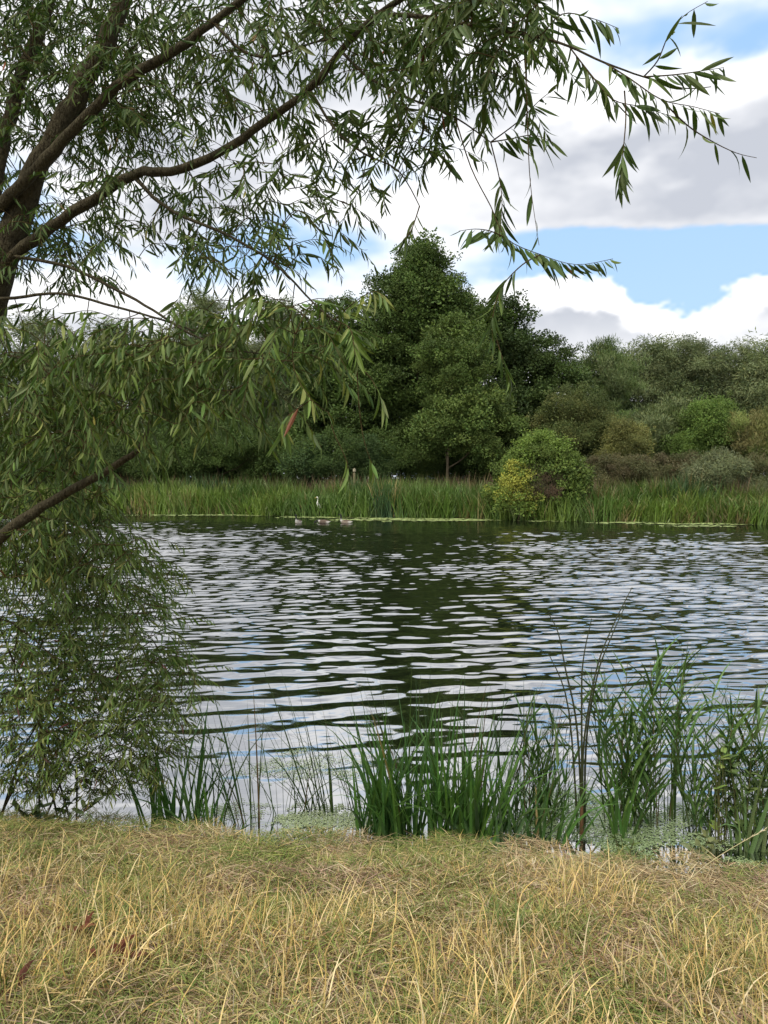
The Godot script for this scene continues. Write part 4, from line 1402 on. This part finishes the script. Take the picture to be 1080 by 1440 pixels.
# ------------------------------------------------------------------ duckweed
# a raft of small fronds crowding together, thinning out to a ragged edge
func raft(cx: float, cs: float, rx: float, rs: float, frond: float, n: int, thr: float, seed_: int, label: String, col: Color, lift := 0.005) -> void:
	var f := FastNoiseLite.new()
	f.seed = seed_
	f.frequency = 1.0
	f.fractal_octaves = 4
	f.fractal_gain = 0.6
	rng.seed = 900 + seed_
	var mb := MB.new()
	for i in n:
		var x := cx + rf(-1.25, 1.25) * rx
		var s := cs + rf(-1.25, 1.25) * rs
		var ex := (x - cx) / rx
		var es := (s - cs) / rs
		var d := 1.0 - sqrt(ex * ex + es * es) + f.get_noise_2d(x / rx * 1.8, s / rs * 1.3) * 0.9 - absf(f.get_noise_2d(x / rx * 9.0, s / rs * 7.0)) * 0.5
		if d < thr or rng.randf() > (d - thr) * 4.0 + 0.1 or ground_y(x, s) > -0.012: continue
		var r := frond * rf(0.6, 1.4)
		var c := vary(col, 0.1, 0.04)
		var a0 := rf(0, TAU)
		var tilt := Vector3(rf(-0.1, 0.1), 0, rf(-0.1, 0.1))
		var p := Vector3(x - cx, lift + rf(0, 0.004), -(s - cs))
		var m := mb.vert(p, c)
		for k in 6:
			var a := a0 - TAU * k / 6.0
			var q := Vector3(cos(a), 0, sin(a)) * r * rf(0.75, 1.1)
			mb.vert(p + q + Vector3(0, q.dot(tilt), 0), c)
		for k in 6: mb.tri(m, m + 1 + k, m + 1 + (k + 1) % 6)
	var o := part(numbered("duckweed_raft"), mb.mesh(M.weed), self)
	o.position = Vector3(cx, 0, -cs)
	tag(o, label, "duckweed", "duckweed rafts floating on the pond")

func make_duckweed() -> void:
	var pale := Color(0.50, 0.56, 0.38)  # paler than duckweed itself: the glancing sheen is painted into this colour
	var far_ := Color(0.36, 0.42, 0.20)
	raft(2.0, 44.0, 5.2, 1.7, 0.12, 5200, 0.0, 1, "long pale green duckweed raft before the middle reeds", far_, 0.02)
	raft(-9.0, 49.2, 7.5, 0.8, 0.12, 1900, 0.0, 2, "thin duckweed strip along the reeds left of the heron", far_, 0.02)
	raft(-3.2, 46.6, 3.2, 0.9, 0.11, 1500, 0.1, 9, "duckweed raft beside the swimming geese", far_, 0.02)
	raft(9.0, 42.6, 1.6, 0.6, 0.1, 500, 0.05, 3, "small duckweed patch off the yellow green bush", far_, 0.02)
	raft(13.0, 40.9, 2.4, 0.8, 0.1, 900, 0.12, 4, "broken duckweed patch before the right reeds", far_, 0.02)
	raft(17.0, 39.8, 3.8, 0.7, 0.1, 1100, 0.05, 5, "duckweed strip at the far right of the opposite bank", far_, 0.02)
	raft(15.8, 38.0, 2.0, 0.6, 0.1, 600, 0.15, 6, "outermost duckweed scrap off the right reeds", far_, 0.02)
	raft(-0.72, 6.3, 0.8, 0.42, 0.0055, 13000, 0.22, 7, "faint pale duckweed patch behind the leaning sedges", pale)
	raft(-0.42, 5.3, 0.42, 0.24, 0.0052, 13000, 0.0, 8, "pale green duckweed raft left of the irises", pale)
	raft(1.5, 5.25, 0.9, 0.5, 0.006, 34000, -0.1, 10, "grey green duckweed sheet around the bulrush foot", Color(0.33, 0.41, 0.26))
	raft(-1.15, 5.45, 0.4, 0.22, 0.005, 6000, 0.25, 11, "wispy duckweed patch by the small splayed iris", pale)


# ------------------------------------------------------------------ birds
# a bird's body as one skin along its back line: rings with centre, width and height
func bird_skin(rings: Array, sides := 12) -> MB:
	var mb := MB.new()
	mb.smooth = true
	var n := rings.size()
	for i in n:
		var c: Vector3 = rings[i][0]
		var t: Vector3 = ((rings[mini(i + 1, n - 1)][0] as Vector3) - (rings[maxi(i - 1, 0)][0] as Vector3)).normalized()
		var sx := Vector3(0, 0, 1)
		var up := t.cross(sx).normalized()
		for k in sides:
			var w := TAU * k / sides
			var d: Vector3 = sx * cos(w) * rings[i][1] + up * sin(w) * rings[i][2]
			mb.vert(c + d, rings[i][3] if sin(w) < 0.25 or rings[i].size() < 5 else rings[i][4], d.normalized())
	for i in n - 1:
		for k in sides:
			var a := i * sides + k
			var b := i * sides + (k + 1) % sides
			mb.quad(a, a + sides, b + sides, b)
	return mb

func make_birds() -> void:
	var black := Color(0.02, 0.02, 0.02)
	var white := Color(0.5, 0.49, 0.45)
	var brown := Color(0.10, 0.078, 0.06)
	var buff := Color(0.2, 0.165, 0.135)
	# goose swims towards -x; y = 0 is the water line
	var up := [
		[Vector3(0.46, 0.12, 0), 0.01, 0.01, black], [Vector3(0.36, 0.12, 0), 0.06, 0.04, white, black], [Vector3(0.24, 0.11, 0), 0.12, 0.1, white, brown], [Vector3(0.05, 0.10, 0), 0.17, 0.15, buff, brown], [Vector3(-0.14, 0.10, 0), 0.17, 0.15, buff, brown],
		[Vector3(-0.28, 0.13, 0), 0.12, 0.12, buff], [Vector3(-0.34, 0.22, 0), 0.06, 0.07, white], [Vector3(-0.35, 0.34, 0), 0.046, 0.05, black], [Vector3(-0.35, 0.46, 0), 0.046, 0.05, black], [Vector3(-0.37, 0.55, 0), 0.046, 0.05, black],
		[Vector3(-0.42, 0.59, 0), 0.055, 0.058, black], [Vector3(-0.47, 0.575, 0), 0.03, 0.03, black], [Vector3(-0.52, 0.565, 0), 0.016, 0.013, black], [Vector3(-0.545, 0.56, 0), 0.004, 0.004, black]]
	var down := []
	for r in up: down.append(r.duplicate())
	for k in [6, 7, 8, 9, 10, 11, 12, 13]:
		down[k][0] = [Vector3(-0.36, 0.17, 0), Vector3(-0.44, 0.19, 0), Vector3(-0.52, 0.17, 0), Vector3(-0.58, 0.13, 0), Vector3(-0.63, 0.09, 0), Vector3(-0.66, 0.05, 0), Vector3(-0.69, 0.015, 0), Vector3(-0.70, 0.0, 0)][k - 6]
	for d in [[420, 736, up, 1.2, Color(0.36, 0.33, 0.29), "goose with raised dark neck and pale flanks, leftmost of three"], [456, 736, down, 0.2, brown, "brownish goose with its head lowered, middle of three"], [487, 736, up, 0.1, buff, "goose with black neck and white breast, rightmost of three"]]:
		var p := at(d[0], d[1], 2.4 * FOCAL / (d[1] - 672.0))
		p.y = 0.0
		var rings: Array = d[2].duplicate(true)
		for r in rings:
			if r[3] == buff: r[3] = d[4]
		var o := thing("goose", p, d[5], "goose", "three geese on the far water")
		o.rotation.y = d[3]
		o.scale = Vector3.ONE * 0.8
		part("body", bird_skin(rings).mesh(M.plain), o)
	white = Color(0.78, 0.77, 0.73)
	# a pale heron at the reeds' edge
	var hp := Vector3((449.0 - 540.0) / FOCAL * 47.8, -0.1, -(far_shore(-4.0) - 0.55))
	var o := thing("heron", hp, "white heron standing still at the foot of the far reeds", "heron")
	o.rotation.y = 0.9
	o.scale = Vector3.ONE * 1.2
	var grey := Color(0.62, 0.62, 0.6)
	part("body", bird_skin([
		[Vector3(0.24, 0.34, 0), 0.01, 0.01, grey], [Vector3(0.17, 0.42, 0), 0.05, 0.05, grey], [Vector3(0.07, 0.55, 0), 0.085, 0.095, white, grey], [Vector3(-0.03, 0.68, 0), 0.09, 0.1, white, grey], [Vector3(-0.09, 0.79, 0), 0.065, 0.075, white],
		[Vector3(-0.09, 0.88, 0), 0.04, 0.045, white], [Vector3(-0.07, 0.97, 0), 0.032, 0.034, white], [Vector3(-0.08, 1.05, 0), 0.032, 0.034, white], [Vector3(-0.12, 1.09, 0), 0.036, 0.036, white], [Vector3(-0.17, 1.085, 0), 0.026, 0.026, white],
		[Vector3(-0.22, 1.07, 0), 0.013, 0.013, Color(0.5, 0.35, 0.08)], [Vector3(-0.31, 1.05, 0), 0.003, 0.003, Color(0.5, 0.35, 0.08)]]).mesh(M.plain), o)
	for sx in [-0.035, 0.035]:
		var mb := MB.new()
		mb.smooth = true
		tube(mb, PackedVector3Array([Vector3(0.04, 0.5, sx), Vector3(0.06, 0.26, sx), Vector3(0.03, -0.1, sx)]), PackedFloat32Array([0.018, 0.012, 0.009]), 6, Color(0.1, 0.09, 0.06))
		part("leg", mb.mesh(M.plain), o)
	# the weathered post behind the reeds
	var pp := Vector3((498.0 - 540.0) / FOCAL * 50.2, 0.2, -50.2)
	var po := thing("marker_post", pp, "pale weathered post standing above the reeds right of the heron", "post")
	var pm := MB.new()
	pm.smooth = true
	tube(pm, PackedVector3Array([Vector3.ZERO, Vector3(0, 1.3, 0), Vector3(0.02, 2.5, 0), Vector3(0.02, 2.58, 0)]), PackedFloat32Array([0.09, 0.09, 0.085, 0.02]), 8, Color(0.30, 0.27, 0.2))
	part("shaft", pm.mesh(M.bark), po)
	var cap := MB.new()
	cap.smooth = true
	tube(cap, PackedVector3Array([Vector3(0.02, 2.59, 0), Vector3(0.02, 2.62, 0), Vector3(0.02, 2.78, 0), Vector3(0.02, 2.84, 0)]), PackedFloat32Array([0.03, 0.11, 0.1, 0.01]), 10, Color(0.5, 0.48, 0.42))
	part("cap", cap.mesh(M.bark), po)


func _ready() -> void:
	rng.seed = 2024
	# camera
	var cam := Camera3D.new()
	cam.name = "camera"
	cam.fov = 2.0 * rad_to_deg(atan(720.0 / FOCAL))
	cam.near = 0.05
	cam.far = 4000.0
	cam.position = EYE
	cam.rotation_degrees = Vector3(PITCH, 0, 0)
	cam.current = true
	add_child(cam)
	cam_basis = cam.basis
	# sky, exposure
	var env := Environment.new()
	env.background_mode = Environment.BG_SKY
	env.sky = make_sky()
	env.background_energy_multiplier = 0.46
	env.tonemap_mode = Environment.TONE_MAPPER_LINEAR
	env.tonemap_exposure = 2.4
	env.sdfgi_enabled = true
	env.ssao_enabled = true
	env.ssil_enabled = true
	var we := WorldEnvironment.new()
	we.name = "environment"
	we.environment = env
	add_child(we)
	# the sun through thin cloud: soft, high, from behind the camera's left shoulder
	var sun := DirectionalLight3D.new()
	sun.name = "sun"
	sun.light_energy = 0.5
	sun.light_angular_distance = 14.0
	sun.light_color = Color(1.0, 0.96, 0.88)
	sun.shadow_enabled = true
	sun.rotation_degrees = Vector3(-58, -28, 0)
	add_child(sun)
	make_materials()
	make_ground()
	make_water()
	make_clumps()
	print("setting ", Time.get_ticks_msec())
	make_far_bank()
	make_far_reeds()
	print("far bank ", Time.get_ticks_msec())
	make_willow()
	print("willow ", Time.get_ticks_msec())
	make_near_plants()
	make_duckweed()
	make_birds()
	make_bank_details()
	make_grass()
	print("near bank ", Time.get_ticks_msec())
